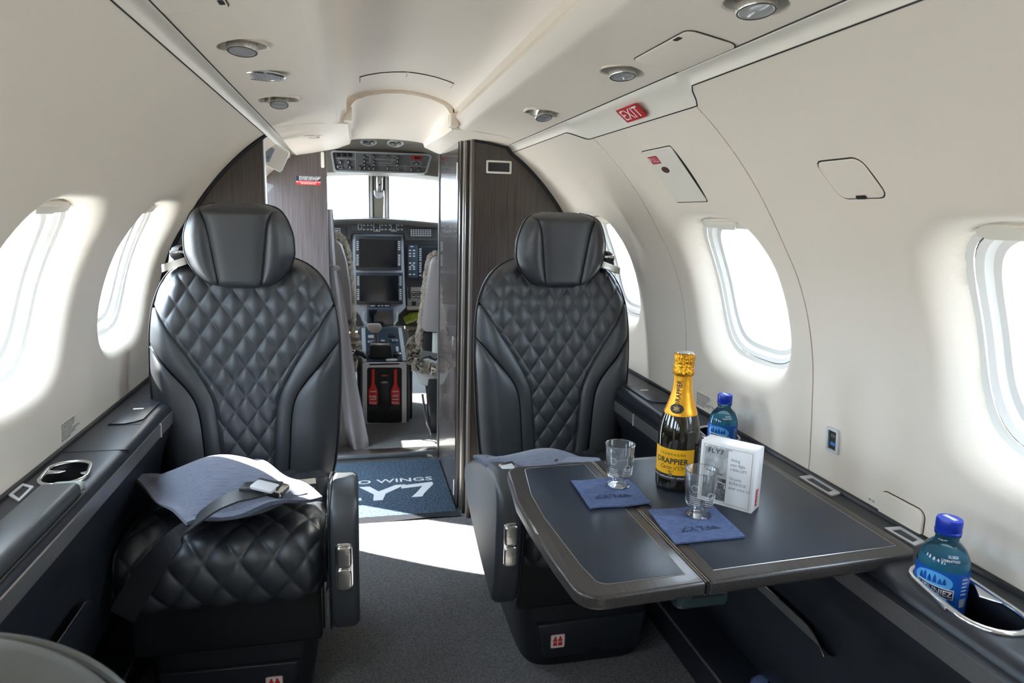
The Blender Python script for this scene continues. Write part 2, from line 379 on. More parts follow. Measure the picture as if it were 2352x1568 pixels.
# windows
wn = 0
for side in (-1, 1):
    for Yc in WIN[side]:
        if Yc < -.6: pass
        wn += 1
        w = thing('window_%d' % wn, {(1, 2.06): 'oval cabin window mostly hidden behind the right seat headrest', (1, 1.33): 'oval window in the exit hatch above the blue-capped bottle', (1, .62): 'large oval window at the right picture edge', (-1, 1.81): 'narrow bright oval window beside the left seat headrest', (-1, 1.27): 'bright oval window at the left picture edge'}.get((side, Yc), 'oval cabin window aft of the camera'), None, (side*.74, Yc, .77), kind='structure')
        def ring(q0, d0, q1, d1, n=72, Yc=Yc, side=side):
            V = []; Fc = []
            for (q, d) in ((q0, d0), (q1, d1)):
                for i in range(n):
                    a = 2*math.pi*i/n; c, s_ = math.cos(a), math.sin(a); k = (abs(c)**3.4+abs(s_)**3.4)**(-1/3.4)
                    V.append(WP(side, Yc+WA*q*k*c, SC+SH*q*k*s_, d))
            for i in range(n): Fc.append((i, (i+1) % n, n+(i+1) % n, n+i))
            return V, Fc
        obj('shade_frame', *join(ring(1.035, .049, .99, .0515), ring(.99, .0515, .965, .0525)), WHITE, w)
        obj('shade_gap', *ring(.972, .056, .945, .056), GAP, w)
        obj('inner_frame', *join(ring(.955, .0535, .90, .058), ring(.90, .058, .86, .066), ring(.86, .066, .80, .068), ring(.80, .068, .78, .078)), WHITE, w)
        V, Fc = ring(.80, .079, .4, .079); V.append(WP(side, Yc, SC, .079)); n = 72; Fc += [(n+i, n+(i+1) % n, 2*n) for i in range(n)]
        obj('pane', V, Fc, PANE, w)
        mp = wall_frame(side, Yc, SC+SH*.93, .05)
        hb = obj('shade_bar', *wall_patch(side, Yc-.105, Yc+.105, SC+SH*.86, SC+SH*1.0, .055, .042, r=.018), STRIPC, w)
        obj('shade_tab', *prism([(-.05, .008), (.05, .008), (.032, -.012), (-.032, -.012)], mp, 0, .014, .004), STRIPC, w)
        c = np.array(WP(side, Yc, SC, .09)); portal(c, (-side, 0, -.25), .30, .34)
wall_cols = None
# ------------------------------------------------------------------ ceiling
CX = [(.360, 1.310), (.330, 1.3165), (.298, 1.322), (.25, 1.3275), (.20, 1.331)]
COVE = [(.200, 1.331), (.190, 1.3312), (.181, 1.3325), (.176, 1.335), (.1565, 1.3555), (.1545, 1.3575), (.1548, 1.361), (.160, 1.372), (.158, 1.388), (.148, 1.401), (.128, 1.412), (.10, 1.421), (.07, 1.428), (.035, 1.433), (0, 1.435)]
def ext(pts, Y0, Y1, ny, flip=1):
    V, Fc = grid(lambda i, Y: (flip*pts[i][0], Y, pts[i][1]), list(range(len(pts))), lin(Y0, Y1, ny)); return V, Fc
sides = [(-x, z) for x, z in COVE[:-1]]
ceiling = obj('ceiling', *ext(sides+COVE[::-1], -1.6, 2.12, 2), CREAM, smooth=28); tag(ceiling, 'cream vaulted ceiling cove between two beams', kind='structure')
FC = [(.152, 1.331), (.149, 1.352), (.146, 1.380), (.128, 1.400), (.09, 1.414), (.045, 1.422), (0, 1.425)]
FF = [(.150, 1.350), (.146, 1.362), (.143, 1.367), (.12, 1.371), (.08, 1.374), (.04, 1.3755), (0, 1.376)]
def fcv(i, Y):
    r = [(-.36, 1.310), (-.30, 1.3215), (-.20, 1.331)]+[(-x, z) for x, z in FC]+FC[:-1][::-1]+[(.20, 1.331), (.30, 1.3215), (.36, 1.31)]
    f = [(-.36, 1.297), (-.30, 1.308), (-.20, 1.330)]+[(-x, z) for x, z in FF]+FF[:-1][::-1]+[(.20, 1.330), (.30, 1.308), (.36, 1.297)]
    k = sstep(2.12, 2.93, Y); return (r[i][0]*(1-k)+f[i][0]*k, Y, r[i][1]*(1-k)+f[i][1]*k)
ceil2 = obj('ceiling', *grid(fcv, list(range(19)), lin(2.12, 2.93, 12)), CREAM, smooth=50); tag(ceil2, 'cream ceiling panel over the entry in front of the cockpit', kind='structure')
obj('cove_end', *ext([(-.2, 1.331), (-.15, 1.331), (0, 1.331), (.15, 1.331), (.2, 1.331)], 2.1199, 2.12, 2), CREAM, ceil2)
# vertical step where the cove ends
V = []; Fc = []
top = sides+COVE[::-1]; bot = [(-.2, 1.331)]+[(-x, z) for x, z in FC]+FC[:-1][::-1]+[(.2, 1.331)]
tx = np.linspace(-.2, .2, 61)
top = [(-.2, 1.331), (-.176, 1.335), (-.158, 1.356), (-.157, 1.388)]+[(-x, z) for x, z in COVE[9:]]+COVE[9:-1][::-1]+[(.157, 1.388), (.158, 1.356), (.176, 1.335), (.2, 1.331)]
tz = np.interp(tx, [p[0] for p in top], [p[1] for p in top]); bz = np.interp(tx, [p[0] for p in bot], [p[1] for p in bot])
for x, a, b in zip(tx, tz, bz): V += [(x, 2.12, a), (x, 2.12, b)]
Fc = [(2*i, 2*i+2, 2*i+3, 2*i+1) for i in range(60)]
obj('cove_step', V, Fc, CREAM, ceil2)
for sx in (-1, 1):
    obj('beam_end_block', *boxg(sx*.1515-.012, sx*.1515+.012, 2.06, 2.118, 1.334, 1.372, .003), CREAM, ceiling)
# curved air outlets in the cove
def cove_z(x, fwd=False):
    P_ = FC if fwd else [(.158, 1.388)]+COVE[9:]; return float(np.interp(abs(x), [p[0] for p in P_][::-1], [p[1] for p in P_][::-1]))
for Y0, Y1, fw in ((1.85, 1.925, False), (2.26, 2.34, True)):
    for x0, x1 in ((-.118, -.002), (.002, .118)):
        V1, F1 = grid(lambda x, Y: (x, Y, cove_z(x, fw)-.0018), lin(x0, x1, 14), lin(Y0, Y1, 3))
        obj('air_outlet', V1, F1, CREAM, ceil2 if fw else ceiling)
        V2, F2 = grid(lambda x, Y: (x*1.012, Y, cove_z(x, fw)-.0010), lin(x0*1.0, x1*1.0, 14), (Y0-.0025, Y1+.0015))
        obj('air_outlet_gap', V2, F2, GAP, ceil2 if fw else ceiling)
# service panels with lamp recesses
def psu(side, lamps):
    pts = CX+[(.20, 1.345), (.25, 1.3415), (.298, 1.336), (.33, 1.3305), (.36, 1.324)]
    V = []; Fc = []; n = len(pts)
    for Y in (-1.6, 2.12): V += [(side*x, Y, z) for x, z in pts]
    Fc = [(i, (i+1) % n, n+(i+1) % n, n+i) for i in range(n)]+[tuple(range(n))[::-1], tuple(range(n, 2*n))]
    o = obj('service_panel', V, Fc, CREAM, ceiling, fix=True)
    cs = []
    for (x, Y, z, kind) in lamps:
        t = frame_of((x, Y, z), (1, 0, 0), (0, 1, 0))
        outl = rrect(.085, .066, .02, 6) if kind == 'square' else ell(.036, .036, 40)
        if kind == 'speaker': continue
        c = obj('cutter', *prism(outl, t, -.03, .03), CREAM); bpy.context.view_layer.update(); cs.append(c)
    if cs: cut(o, cs)
    return o
LR = [(.299, 1.126, 1.322, 'round'), (.297, 1.613, 1.322, 'square'), (.302, .738, 1.3215, 'round')]
LL = [(-.299, 1.152, 1.322, 'round'), (-.299, 1.383, 1.322, 'speaker'), (-.297, 1.657, 1.322, 'square')]
psu(1, LR); psu(-1, LL)
lab = {(.299, 1.126): 'round chrome reading lamp in the right ceiling panel above the EXIT sign', (.297, 1.613): 'square-recess chrome reading lamp above the right seat', (.302, .738): 'chrome reading lamp cut off by the top picture edge', (-.299, 1.152): 'round chrome reading lamp in the left ceiling panel nearest the camera', (-.297, 1.657): 'square-recess chrome reading lamp above the left seat', (-.299, 1.383): 'oval grey speaker grille between the two left reading lamps'}
for x, Y, z, kind in LR+LL:
    t = frame_of((x, Y, z), (1, 0, 0), (0, 1, 0)); lb = lab[(x, Y)]
    if kind == 'speaker':
        o = thing('speaker_grille', lb, 'speaker', (x, Y, z-.004))
        obj('rim', *lathe([(.0405, -.001), (.041, .002), (.039, .0045), (.0355, .004), (.0345, .002)], (x, Y, z), 40, axis=(0, 0, -1)), CHROME, o)
        obj('mesh_plate', *prism(ell(.036, .036, 36), t, -.0022, -.0018), mat('grille_dark', (.03, .03, .034), .5), o)
        V = [];
        parts = []
        for i in range(-10, 11):
            h = math.sqrt(max(.035**2-(i*.0033)**2, 0)); parts.append(boxg(x+i*.0033-.0009, x+i*.0033+.0009, Y-h, Y+h, z-.0036, z-.002))
        tag(obj('grille_ribs', *join(*parts), SILVER, o, smooth=0), kind='stuff')
        continue
    o = thing('reading_lamp', lb, 'lamp', (x, Y, z-.01), 'ceiling reading lamps')
    if kind == 'round':
        obj('recess_cup', *lathe([(.0385, .0008), (.0360, -.001), (.0345, -.008), (.033, -.026), (.0, -.027)], (x, Y, z), 40, axis=(0, 0, -1)), STRIPC, o)
        ax = np.array((.0, -.16, -1.0)); c = (x, Y+.002, z+.009)
    else:
        out1, out2 = rrect(.088, .069, .021, 6), rrect(.083, .064, .019, 6)
        V, Fc = ringstrip(out1, out2, t, .026, -.0008); V2 = [tuple(t(a, b, .026)) for a, b in out2]; k = len(V); V += V2; Fc.append(tuple(range(k, k+len(V2))))
        obj('recess_cup', V, Fc, STRIPC, o); ax = np.array((.05, -.34, -1.0)); c = (x, Y+.002, z+.004)
        obj('lamp_collar', *lathe([(.024, -.006), (.0245, .010), (.021, .012), (.018, .008)], (x-.006, Y+.008, z+.004), 32, axis=(0, .25, -1)), STEEL, o)
    r = .0225 if kind == 'round' else .0205
    obj('lamp_barrel', *lathe([(r*.9, -.010), (r, -.006), (r, .017), (r*.96, .019), (r*.84, .019)], c, 36, axis=ax), STEEL, o)
    obj('lens', *lathe([(r*.85, .0186), (r*.80, .0165), (r*.55, .0145), (r*.2, .0138), (0, .0138)], c, 30, axis=ax), LENS, o)
    obj('lens_glass', *lathe([(r*.84, .0182), (0, .0192)], c, 30, axis=ax), PANE, o)
    obj('black_gasket', *lathe([(r*.86, .0188), (r*.90, .0198), (r*.95, .0192)], c, 36, axis=ax), BLACK, o)
# oxygen doors
for side, Y0, Y1, yn in ((1, .868, 1.05, .905), (-1, .76, .955, .925)):
    o = thing('oxygen_mask_door', 'cream oxygen mask door with notch in the %s ceiling panel' % ('right' if side > 0 else 'left'), 'ceiling hatch', (side*.32, (Y0+Y1)/2, 1.31))
    f = lambda a, b, c=0, side=side: (side*(.284+a), b, float(np.interp(.284+a, [.2, .25, .298, .33, .36], [1.331, 1.3275, 1.322, 1.3165, 1.310][::-1] if 0 else [1.331, 1.3275, 1.322, 1.3165, 1.310]))-.0004-c)
    c0, c1, w = .075/2, (Y0+Y1)/2, .074
    obj('door_gap', *prism(rrect(w+.003, Y1-Y0+.003, .014, 6, c0, c1), f, 0, .0006), GAP, o)
    obj('door_panel', *prism(rrect(w, Y1-Y0, .013, 6, c0, c1), f, 0, .0022, .0006), CREAM, o)
    obj('notch', *prism(rrect(.007, .018, .002, 3, .005, yn), f, .0022, .0027), GAP, o)
# unseen roof skin, added to block sky light leaking past the strips
_sk = [WP(1, 0, s_of_z(1.19), .002), WP(1, 0, s_of_z(1.2), .03), (.47, 0, 1.29), (.40, 0, 1.36), (.25, 0, 1.44), (0, 0, 1.48)]; _sk = [(p[0], p[2]) for p in _sk]
tag(obj('added_roof_skin', *ext([(-x, z) for x, z in _sk[:-1]]+_sk[::-1], -1.62, 2.96, 2), CREAM, smooth=30), 'unseen roof skin added to keep sky light out of the liner joints', kind='structure')
# side strips
for side, nm in ((-1, 'trim_1'), (1, 'trim_2')):
    def sf(k, Y, side=side):
        if k == 0: return (side*.3615, Y, 1.3085)
        if k == 1: return (side*.3605, Y, 1.3135)
        st = s_top(side, Y); a = WP(side, Y, st, .001)
        if k == 2: return (side*.3620, Y, 1.3075)
        b = np.array((side*.3620, Y, 1.3075)); t = (k-2)/4
        return tuple(b*(1-t)+np.array(a)*t+np.array((side*.004, 0, .003))*math.sin(math.pi*t))
    o = obj(nm, *grid(sf, [1, 2, 3, 4, 5, 6], lin(-1.6, 2.93, 400)), STRIPC, smooth=50); tag(o, 'cream light strip along the %s ceiling edge' % ('left' if side < 0 else 'right'), kind='structure')
    # dark joint lines either side of the strip
    V, Fc = grid(lambda a, Y: (side*(.3605+a), Y, 1.3125-a*.0), (-.0014, .0016), lin(-1.6, 2.93, 3)); obj('joint_line', *tube([(side*.3612, Y, 1.3096) for Y in (-1.6, 2.93)], .0011, seg=6), GAP, o)
    obj('joint_line', *tube([WP(side, Y, s_top(side, Y)-.0005, -.0003) for Y in lin(-1.6, 2.1 if side < 0 else 2.3, 300)], .0011, seg=6), GAP, o)
# EXIT sign on the right strip
ex = thing('exit_sign', 'small red EXIT sign on the cream strip above the hatch', 'sign', (.37, 1.295, 1.29))
a_, b_ = np.array((.3625, 1.295, 1.3055)), np.array(WP(1, 1.295, s_top(1, 1.295), .0))
mid = (a_+b_)/2+np.array((-.0, 0, -.0035)); mp = frame_of(mid, (0, -1, 0), a_-b_)
obj('plate', *prism(rrect(.098, .034, .003), mp, 0, .0012), SIGNRED, ex); text('exit_lettering', 'EXIT', .036, mp, PWHITE, ex, lift=.0016, sx=1.15, dy=-.001)

# hatches, outlets, placards on the right wall
o = thing('wall_cover', 'small cream slanted access cover high on the right wall', 'cover', (.55, .83, 1.12))
s0, s1 = s_of_z(1.118), s_of_z(1.168)
obj('cover_gap', *wall_patch(1, .7875, .8825, s0-.0028, s1+.0028, .004, -.0006, r=.016, slant=.25), GAP, o)
obj('cover_plate', *wall_patch(1, .79, .88, s0, s1, .004, -.0022, r=.014, slant=.25), CREAM, o)
mp = wall_frame(1, .835, s0+.003, -.0036); obj('finger_notch', *prism(rrect(.02, .006, .0025), mp, 0, .0006), GAP, o)
o = thing('wall_cover', 'cream flip cover at the ledge left of the near water bottle', 'cover', (.69, .85, .615))
s0, s1 = s_of_z(.612), s_of_z(.655)
obj('cover_gap', *wall_patch(1, .804, .896, s0-.004, s1+.0022, .004, -.0006, r=.014), GAP, o)
obj('cover_plate', *wall_patch(1, .806, .894, s0-.004, s1, .004, -.005, r=.012), CREAM, o)
mp = wall_frame(1, .842, s0+.003, -.0052); obj('finger_notch', *prism(rrect(.018, .005, .002), mp, 0, .0008), GAP, o)
o = thing('usb_outlet', 'grey framed USB outlet on the wall above the ledge', 'outlet', (.69, 1.016, .68))
mp = wall_frame(1, 1.016, s_of_z(.699), -.0005)
obj('bezel', *ringstrip(rrect(.032, .046, .004), rrect(.021, .035, .002), mp, -.002, .0035), SILVER, o)
obj('socket_plate', *prism(rrect(.022, .036, .001), mp, -.003, .0005), BLACK, o)
obj('upper_socket', *prism(rrect(.012, .006, .001, cy=.008), mp, .0004, .0014), PANELG, o); obj('lower_socket', *prism(rrect(.012, .006, .001, cy=-.007), mp, .0004, .0014), mat('usb_blue', (.05, .2, .6), .4), o)
def placard(name, label, side, Yc, z, w, h, rows, parent=None, size=.0052, cat='placard', plate=True):
    o = thing(name, label, cat, WP(side, Yc, s_of_z(z), 0)); mp = wall_frame(side, Yc, s_of_z(z), -.0008)
    if plate: obj('plate', *prism(rrect(w, h, .001), mp, -.002, .0004), STRIPC, o)
    for i, r in enumerate(rows): text('lettering', r, size, mp, PBLACK, o, 'LEFT', .008, dx=-w/2+.003, dy=h/2-h*(i+.5)/len(rows), lift=.0006, sx=.9)
    return o
ROWS = ['FOR TAKEOFF AND LANDING,', 'SEAT MUST BE FULLY UPRIGHT,', 'FULLY TO THE BACK OF SEAT', 'AND FULLY OUTBOARD.', 'HEADREST REQUIRED TO SUPPORT HEAD,', 'LAP BELT AND SHOULDER BELT', 'MUST BE FASTENED.']
placard('wall_placard', 'small printed placard on the right wall behind the champagne bottle', 1, 1.485, .642, .082, .034, ROWS)
placard('wall_placard', 'small printed placard on the left wall above the ledge', -1, 1.468, .643, .082, .036, ROWS)
placard('wall_placard', 'tiny FR 24 mark on the right wall above the ledge', 1, .915, .6275, .016, .007, ['FR 24'], size=.006)

# ------------------------------------------------------------------ floor, mat, sill
fl = obj('floor', *boxg(-.80, .80, -1.6, 2.93, -.03, 0), CARPET, smooth=0); tag(fl, 'dark grey cut pile carpet', kind='structure')
mt = thing('door_mat', 'blue grey entrance mat with white lettering in front of the cockpit', 'mat', (-.15, 2.6, 0))
obj('mat_pile', *boxg(-.50, .213, 2.335, 2.90, .0005, .011, .003), MATM, mt); 
V, Fc = grid(lambda x, k: (x, 2.335-k*.026, .0105-.009*k+.003*math.sin(x*14)*k+.001), lin(-.50, .222, 30), (0, .5, 1)); obj('rubber_edge', V, Fc, CONSOLE, mt)
mp = frame_of((-.03, 2.62, .0113), (1, 0, 0), (0, 1, 0))
text('mat_lettering', 'FIVE STARS TWO WINGS', .054, mp, MATW, mt, 'RIGHT', .012, dx=.19, dy=.042, sx=1.28)
text('mat_logo', 'FL', .19, mp, MATW, mt, 'RIGHT', .02, dx=-.10, dy=-.075, sx=1.3)
for pts in ([(-.10, -.005), (-.062, -.005), (-.030, -.060), (.035, -.005), (.075, -.005), (-.005, -.085), (-.018, -.145), (-.052, -.145), (-.048, -.085)], [(.055, -.015), (.175, .005), (.178, -.018), (.135, -.105), (.125, -.135), (.085, -.135), (.105, -.10), (.135, -.032), (.055, -.045)]):
    obj('mat_logo', *prism([(x*1.05, y) for x, y in pts], mp, .0003, .0008), MATW, mt, smooth=0)
sill = obj('trim_3', *boxg(-.247, .212, 2.925, 2.99, 0, .037, .002), STEEL, smooth=30); tag(sill, 'brushed steel step at the cockpit doorway', kind='structure')
cfl = obj('floor', *boxg(-.80, .80, 2.99, 4.6, .0, .033), CARPET, smooth=0); tag(cfl, 'dark cockpit carpet', kind='structure')
aft = obj('wall_aft', *boxg(-.8, .8, -1.64, -1.6, -.03, 1.5), CREAM, smooth=0); tag(aft, 'cream rear cabin wall', kind='structure')

# ------------------------------------------------------------------ bulkheads
def profile_poly(side, xin, z0=.0):
    pts = [(xin, z0), (.66, z0), (.74, .12), (.715, .4)]
    ss = [SMAX*i/24 for i in range(25)]; pts += [(_fx(s), _fz(s)) for s in ss]
    pts += [(x, z) for x, z in ((.36, 1.31), (.298, 1.322), (.2, 1.331)) if x > xin+.005]
    zt = float(np.interp(xin, [.2, .25, .298, .33, .36, .38, .413], [1.331, 1.3275, 1.322, 1.3165, 1.310, 1.289, 1.265]))
    pts.append((xin, zt)); return [(side*x, z) for x, z in pts]
mpy = lambda Y: (lambda a, b, c=0: np.array((a, Y+c, b)))
bl = obj('wall_front_left', *prism(profile_poly(-1, .385), mpy(2.10), 0, .03), WOOD, smooth=30); tag(bl, 'dark wood bulkhead behind the left seat', kind='structure')
obj('edge_trim', *tube([WP(-1, 2.097, SMAX*i/40, -.0045) for i in range(8, 41)]+[(-.386, 2.097, 1.288)], .0055, seg=8), SHELL, bl)
obj('edge_strip', *boxg(-.386, -.3835, 2.098, 2.132, 0, 1.285), SILVER, bl)
br = obj('wall_front_right', *prism(profile_poly(1, .245), mpy(2.30), 0, .03), WOOD, smooth=30); tag(br, 'dark wood bulkhead behind the right seat', kind='structure')
obj('edge_trim', *tube([WP(1, 2.297, SMAX*i/40, -.0045) for i in range(8, 41)]+[(.36, 2.297, 1.306), (.30, 2.297, 1.317), (.25, 2.297, 1.322)], .0055, seg=8), SHELL, br)
sg = thing('cabin_sign', 'unlit dark sign in a white rectangular frame on the right bulkhead', 'sign', (.335, 2.3, 1.22))
mp = frame_of((.335, 2.2995, 1.240), (1, 0, 0), (0, 0, 1))
obj('frame', *ringstrip(rrect(.086, .042, .004), rrect(.074, .030, .002), mp, 0, .004), WHITE, sg); obj('panel', *prism(rrect(.076, .032, .002), mp, 0, .0012), SCREEN, sg)
# folded door and closet side wall at the right of the aisle
dr = obj('wall_aisle_right', *boxg(.216, .236, 2.42, 2.925, 0, 1.332), mat('door_wood', (.060, .048, .045), .22, vary=((260, 5, 5), (.10, .085, .08), 3), coat=.6), smooth=20); tag(dr, 'glossy dark wood closet wall beside the mat', kind='structure')
for nm, x0, x1, y0, y1, m in (('door_leaf_edge', .219, .229, 2.385, 2.42, WOOD), ('door_channel', .2265, .234, 2.36, 2.385, STEEL), ('door_post', .231, .240, 2.335, 2.36, WOOD), ('door_gap', .2395, .2425, 2.335, 2.34, BLACK), ('corner_post', .242, .2505, 2.292, 2.335, mat('taupe_edge', (.13, .11, .10), .4))):
    obj(nm, *boxg(x0, x1, y0, y1, 0, 1.325 if nm != 'door_leaf_edge' else 1.33, .0012), m, dr)
obj('door_pull', *boxg(.2135, .2165, 2.50, 2.52, .55, .63, .001), CHROME, dr)
obj('hinge_plate', *boxg(.2145, .2165, 2.435, 2.445, 1.20, 1.26, .001), WHITE, dr); obj('hinge_plate', *boxg(.2145, .2165, 2.435, 2.445, .03, .09, .001), WHITE, dr)
# cockpit partition on the left
pl = obj('wall_cockpit_left', *prism([(-.245, 0), (-.76, 0), (-.74, .6), (-.72, .9), (-.60, 1.1), (-.44, 1.285), (-.36, 1.30), (-.245, 1.318)], mpy(2.93), 0, .03), mat('partition_wood', (.075, .062, .062), .3, vary=((260, 260, 5), (.13, .11, .11), 4), coat=.4), smooth=20); tag(pl, 'dark wood partition left of the cockpit doorway', kind='structure')
mp = frame_of((-.315, 2.9295, 1.195), (1, 0, 0), (0, 0, 1))
obj('edge_strip', *boxg(-.2455, -.243, 2.928, 2.962, .037, 1.316), PANELG, pl)
hp = obj('hinge_plate', *prism(rrect(.013, .062, .005), frame_of((-.258, 2.9295, 1.283), (1, 0, 0), (0, 0, 1)), 0, .003), WHITE, pl); hp2 = obj('hinge_plate', *prism(rrect(.009, .034, .004), frame_of((-.255, 2.9295, .017+.02), (1, 0, 0), (0, 0, 1)), 0, .003), WHITE, pl)
pk = thing('fire_placard', 'white and red fire extinguisher placard on the cockpit partition', 'placard', (-.315, 2.929, 1.18))
obj('red_plate', *prism(rrect(.092, .015, .002, cy=-.004), mp, 0, .0008), RED, pk); obj('dark_plate', *prism(rrect(.092, .017, .001, cy=.013), mp, 0, .0006), LABELN, pk)
for i, r in enumerate(('FIRE EXTINGUISHER LOCATED', 'IN COCKPIT, AND BEHIND', 'PILOT AND COPILOT SEAT')): text('lettering', r, .0072, mp, PWHITE, pk, 'LEFT', .02, dx=-.036, dy=.0185-i*.0052, lift=.001, sx=.85)
for i, r in enumerate(('FIRST AID KIT LOCATED IN COCKPIT AND', 'LIFE JACKETS UNDER SEAT')): text('lettering', r, .0062, mp, PWHITE, pk, 'CENTER', .02, dy=-.001-i*.006, lift=.0012, sx=.8)
text('arrow', '>', .014, mp, PWHITE, pk, 'CENTER', .05, dx=.040, dy=.013, lift=.001)
# entry lobby: outer wall with the open airstair door on the left
lob = obj('wall_entry_left', *join(grid(lambda a, s: WP(-1, a, s, .0), (2.115, 2.49), lin(0, SMAX, 30)), grid(lambda a, s: WP(-1, a, s, .0), (2.83, 2.95), lin(0, SMAX, 30)),
    boxg(-.76, -.70, 2.10, 2.49, -.03, .62), boxg(-.76, -.70, 2.83, 2.95, -.03, .62), grid(lambda a, s: WP(-1, a, s, .0), (2.49, 2.83), lin(s_of_z(1.21), SMAX, 10))), CREAM, smooth=30); tag(lob, 'cream entry wall with the open doorway on the left', kind='structure')
rob = obj('wall_entry_right', *join(grid(lambda a, s: WP(1, a, s, .0), (2.30, 2.95), lin(0, SMAX, 30)), boxg(.70, .76, 2.30, 2.95, -.03, .62)), CREAM, smooth=30); tag(rob, 'cream closet outer wall', kind='structure')
portal((-.74, 2.66, .62), (1, 0, 0), .34, 1.15)
mo = thing('lobby_display', 'small tilted screen in a white frame above the left bulkhead edge', 'screen', (-.41, 2.45, 1.23))
mp = frame_of((-.415, 2.40, 1.262), (.84, 0, -.42), (.42, -.25, .84))
obj('housing', *prism(rrect(.135, .075, .008), mp, -.02, 0, .004), WHITE, mo); obj('screen', *prism(rrect(.075, .05, .003, cx=-.015), mp, 0, .0012), DOORPL, mo)
for k in (-1, 1): obj('button', *prism(ell(.003, .003, 10, .005+k*.009, -.008), mp, .001, .003), CHROME, mo)
lm = thing('ceiling_lamp', 'small oval flush lamp in the ceiling over the left entry', 'lamp', (-.275, 2.42, 1.31))
mp = frame_of((-.275, 2.42, 1.3225), (1, 0, 0), (0, 1, 0)); obj('rim', *ringstrip(ell(.030, .034, 32), ell(.024, .028, 32), mp, .004, -.0035), CHROME, lm); obj('lens', *prism(ell(.025, .029, 32), mp, -.001, .001), WHITE, lm)

# ------------------------------------------------------------------ side consoles
def console(side, Y0, Y1, label, slots):
    o = thing('side_console', label, 'console', (side*.64, (Y0+Y1)/2, 0))
    top = [(.708, .613), (.592, .613), (.582, .6105), (.576, .604), (.574, .597), (.577, .586), (.592, .580), (.71, .580)]
    V = []; n = len(top); ys = [Y0]+lin(.60, .82, 14)+[Y1]
    for Y in ys: dx = -.016*(1-sstep(.68, .80, Y)) if side > 0 else 0; V += [(side*(x+(dx*(1 if z > .59 else .15) if 0 < i < n-1 and x < .6 else 0)), Y, z) for i, (x, z) in enumerate(top)]
    Fc = [(j*n+i, j*n+(i+1) % n, (j+1)*n+(i+1) % n, (j+1)*n+i) for j in range(len(ys)-1) for i in range(n)]+[tuple(range(n))[::-1], tuple(range((len(ys)-1)*n, len(ys)*n))]
    lt = obj('ledge_top', V, Fc, CONSOLE, o, fix=True); cs = []
    for outl in slots:
        t = frame_of((0, 0, .613), (1, 0, 0), (0, 1, 0)); c = obj('cutter', *prism(outl, t, -.06, .05), CONSOLE); cs.append(c)
    if cs: cut(lt, cs)
    for outl in slots:
        t = frame_of((0, 0, .613), (1, 0, 0), (0, 1, 0))
        cx = sum(p[0] for p in outl)/len(outl); cy = sum(p[1] for p in outl)/len(outl)
        V = [tuple(t(a, b, 0)) for a, b in outl]+[tuple(t(cx+.012+(a-cx)*.86, cy+(b-cy)*.92, -.082)) for a, b in outl]; n = len(outl)
        Fc = [(i, (i+1) % n, n+(i+1) % n, n+i) for i in range(n)]+[tuple(range(n, 2*n))]
        hold = obj('cup_well', V, Fc, SHELL, o)
        obj('chrome_ring', *tube([tuple(t(a, b, .0015)) for a, b in outl], .0042, True, 10), CHROME, o)
    obj('wall_channel', *tube([(side*.697, Y, .6135) for Y in (Y0, Y1)], .006, seg=8), SHELL, o)
    z1, z2 = (.574, .543) if side > 0 else (.598, .567)
    if side > 0:
        V, Fc = grid(lambda i, Y: (side*[.584, .576, .5735][i], Y, [.586, .580, .5735][i]), [0, 1, 2], (Y0, Y1)); obj('soft_edge', V, Fc, SHELL, o)
    V, Fc = grid(lambda i, Y: (side*[.576, .5725, .5728, .574, .578][i], Y, [z1+.002, z1-.001, z1*.5+z2*.5, z2+.001, z2-.001][i]), range(5), (Y0, Y1)); obj('metal_strip', V, Fc, STRIPM, o)
    low = [(.577, z2+.001), (.579, z2-.01), (.588, z2-.035), (.604, .485), (.613, .45), (.617, .38), (.63, .30), (.66, .21), (.70, .13), (.74, .082), (.745, .074)]
    V, Fc = grid(lambda i, Y: (side*low[i][0], Y, low[i][1]), range(len(low)), (Y0, Y1)); obj('lower_panel', V, Fc, CONSOLE, o, smooth=60)
    V, Fc = grid(lambda i, Y: (side*[.745, .650, .642, .638, .638][i], Y, [.074, .0745, .073, .068, 0][i]), range(5), (Y0, Y1)); obj('floor_duct', V, Fc, CONSOLE, o, smooth=50)
    obj('duct_rail', *tube([(side*.640, Y, .0725) for Y in (Y0, Y1)], .0035, seg=8), STRIPM, o)
    return o
def hull2(c0, r0, c1, r1, n=20):
    pts = [(c0[0]+r0*math.cos(a), c0[1]+r0*math.sin(a)) for a in lin(0, 2*math.pi*(n-1)/n, n)]+[(c1[0]+r1*math.cos(a), c1[1]+r1*math.sin(a)) for a in lin(0, 2*math.pi*(n-1)/n, n)]
    pts = sorted(set((round(x, 5), round(y, 5)) for x, y in pts)); cr = lambda o, a, b: (a[0]-o[0])*(b[1]-o[1])-(a[1]-o[1])*(b[0]-o[0])
    lo = []; up = []
    for p in pts:
        while len(lo) > 1 and cr(lo[-2], lo[-1], p) <= 0: lo.pop()
        lo.append(p)
    for p in pts[::-1]:
        while len(up) > 1 and cr(up[-2], up[-1], p) <= 0: up.pop()
        up.append(p)
    return lo[:-1]+up[:-1]
RC0, RC1, RF = (.624, .692), (.613, .612), (.642, 1.300)
slR = hull2(RC0, .0375, RC1, .041); slF = hull2(RF, .0385, (.645, 1.335), .036); slL = hull2((-.645, 1.31), .034, (-.637, 1.265), .036)
conR = console(1, -1.6, 2.30, 'long black right side console carrying the table and cup holders', [slR, slF])
conL = console(-1, -1.6, 2.10, 'long black left side console with padded armrest and cup holder', [slL])
t0 = frame_of((0, 0, .613), (1, 0, 0), (0, 1, 0))
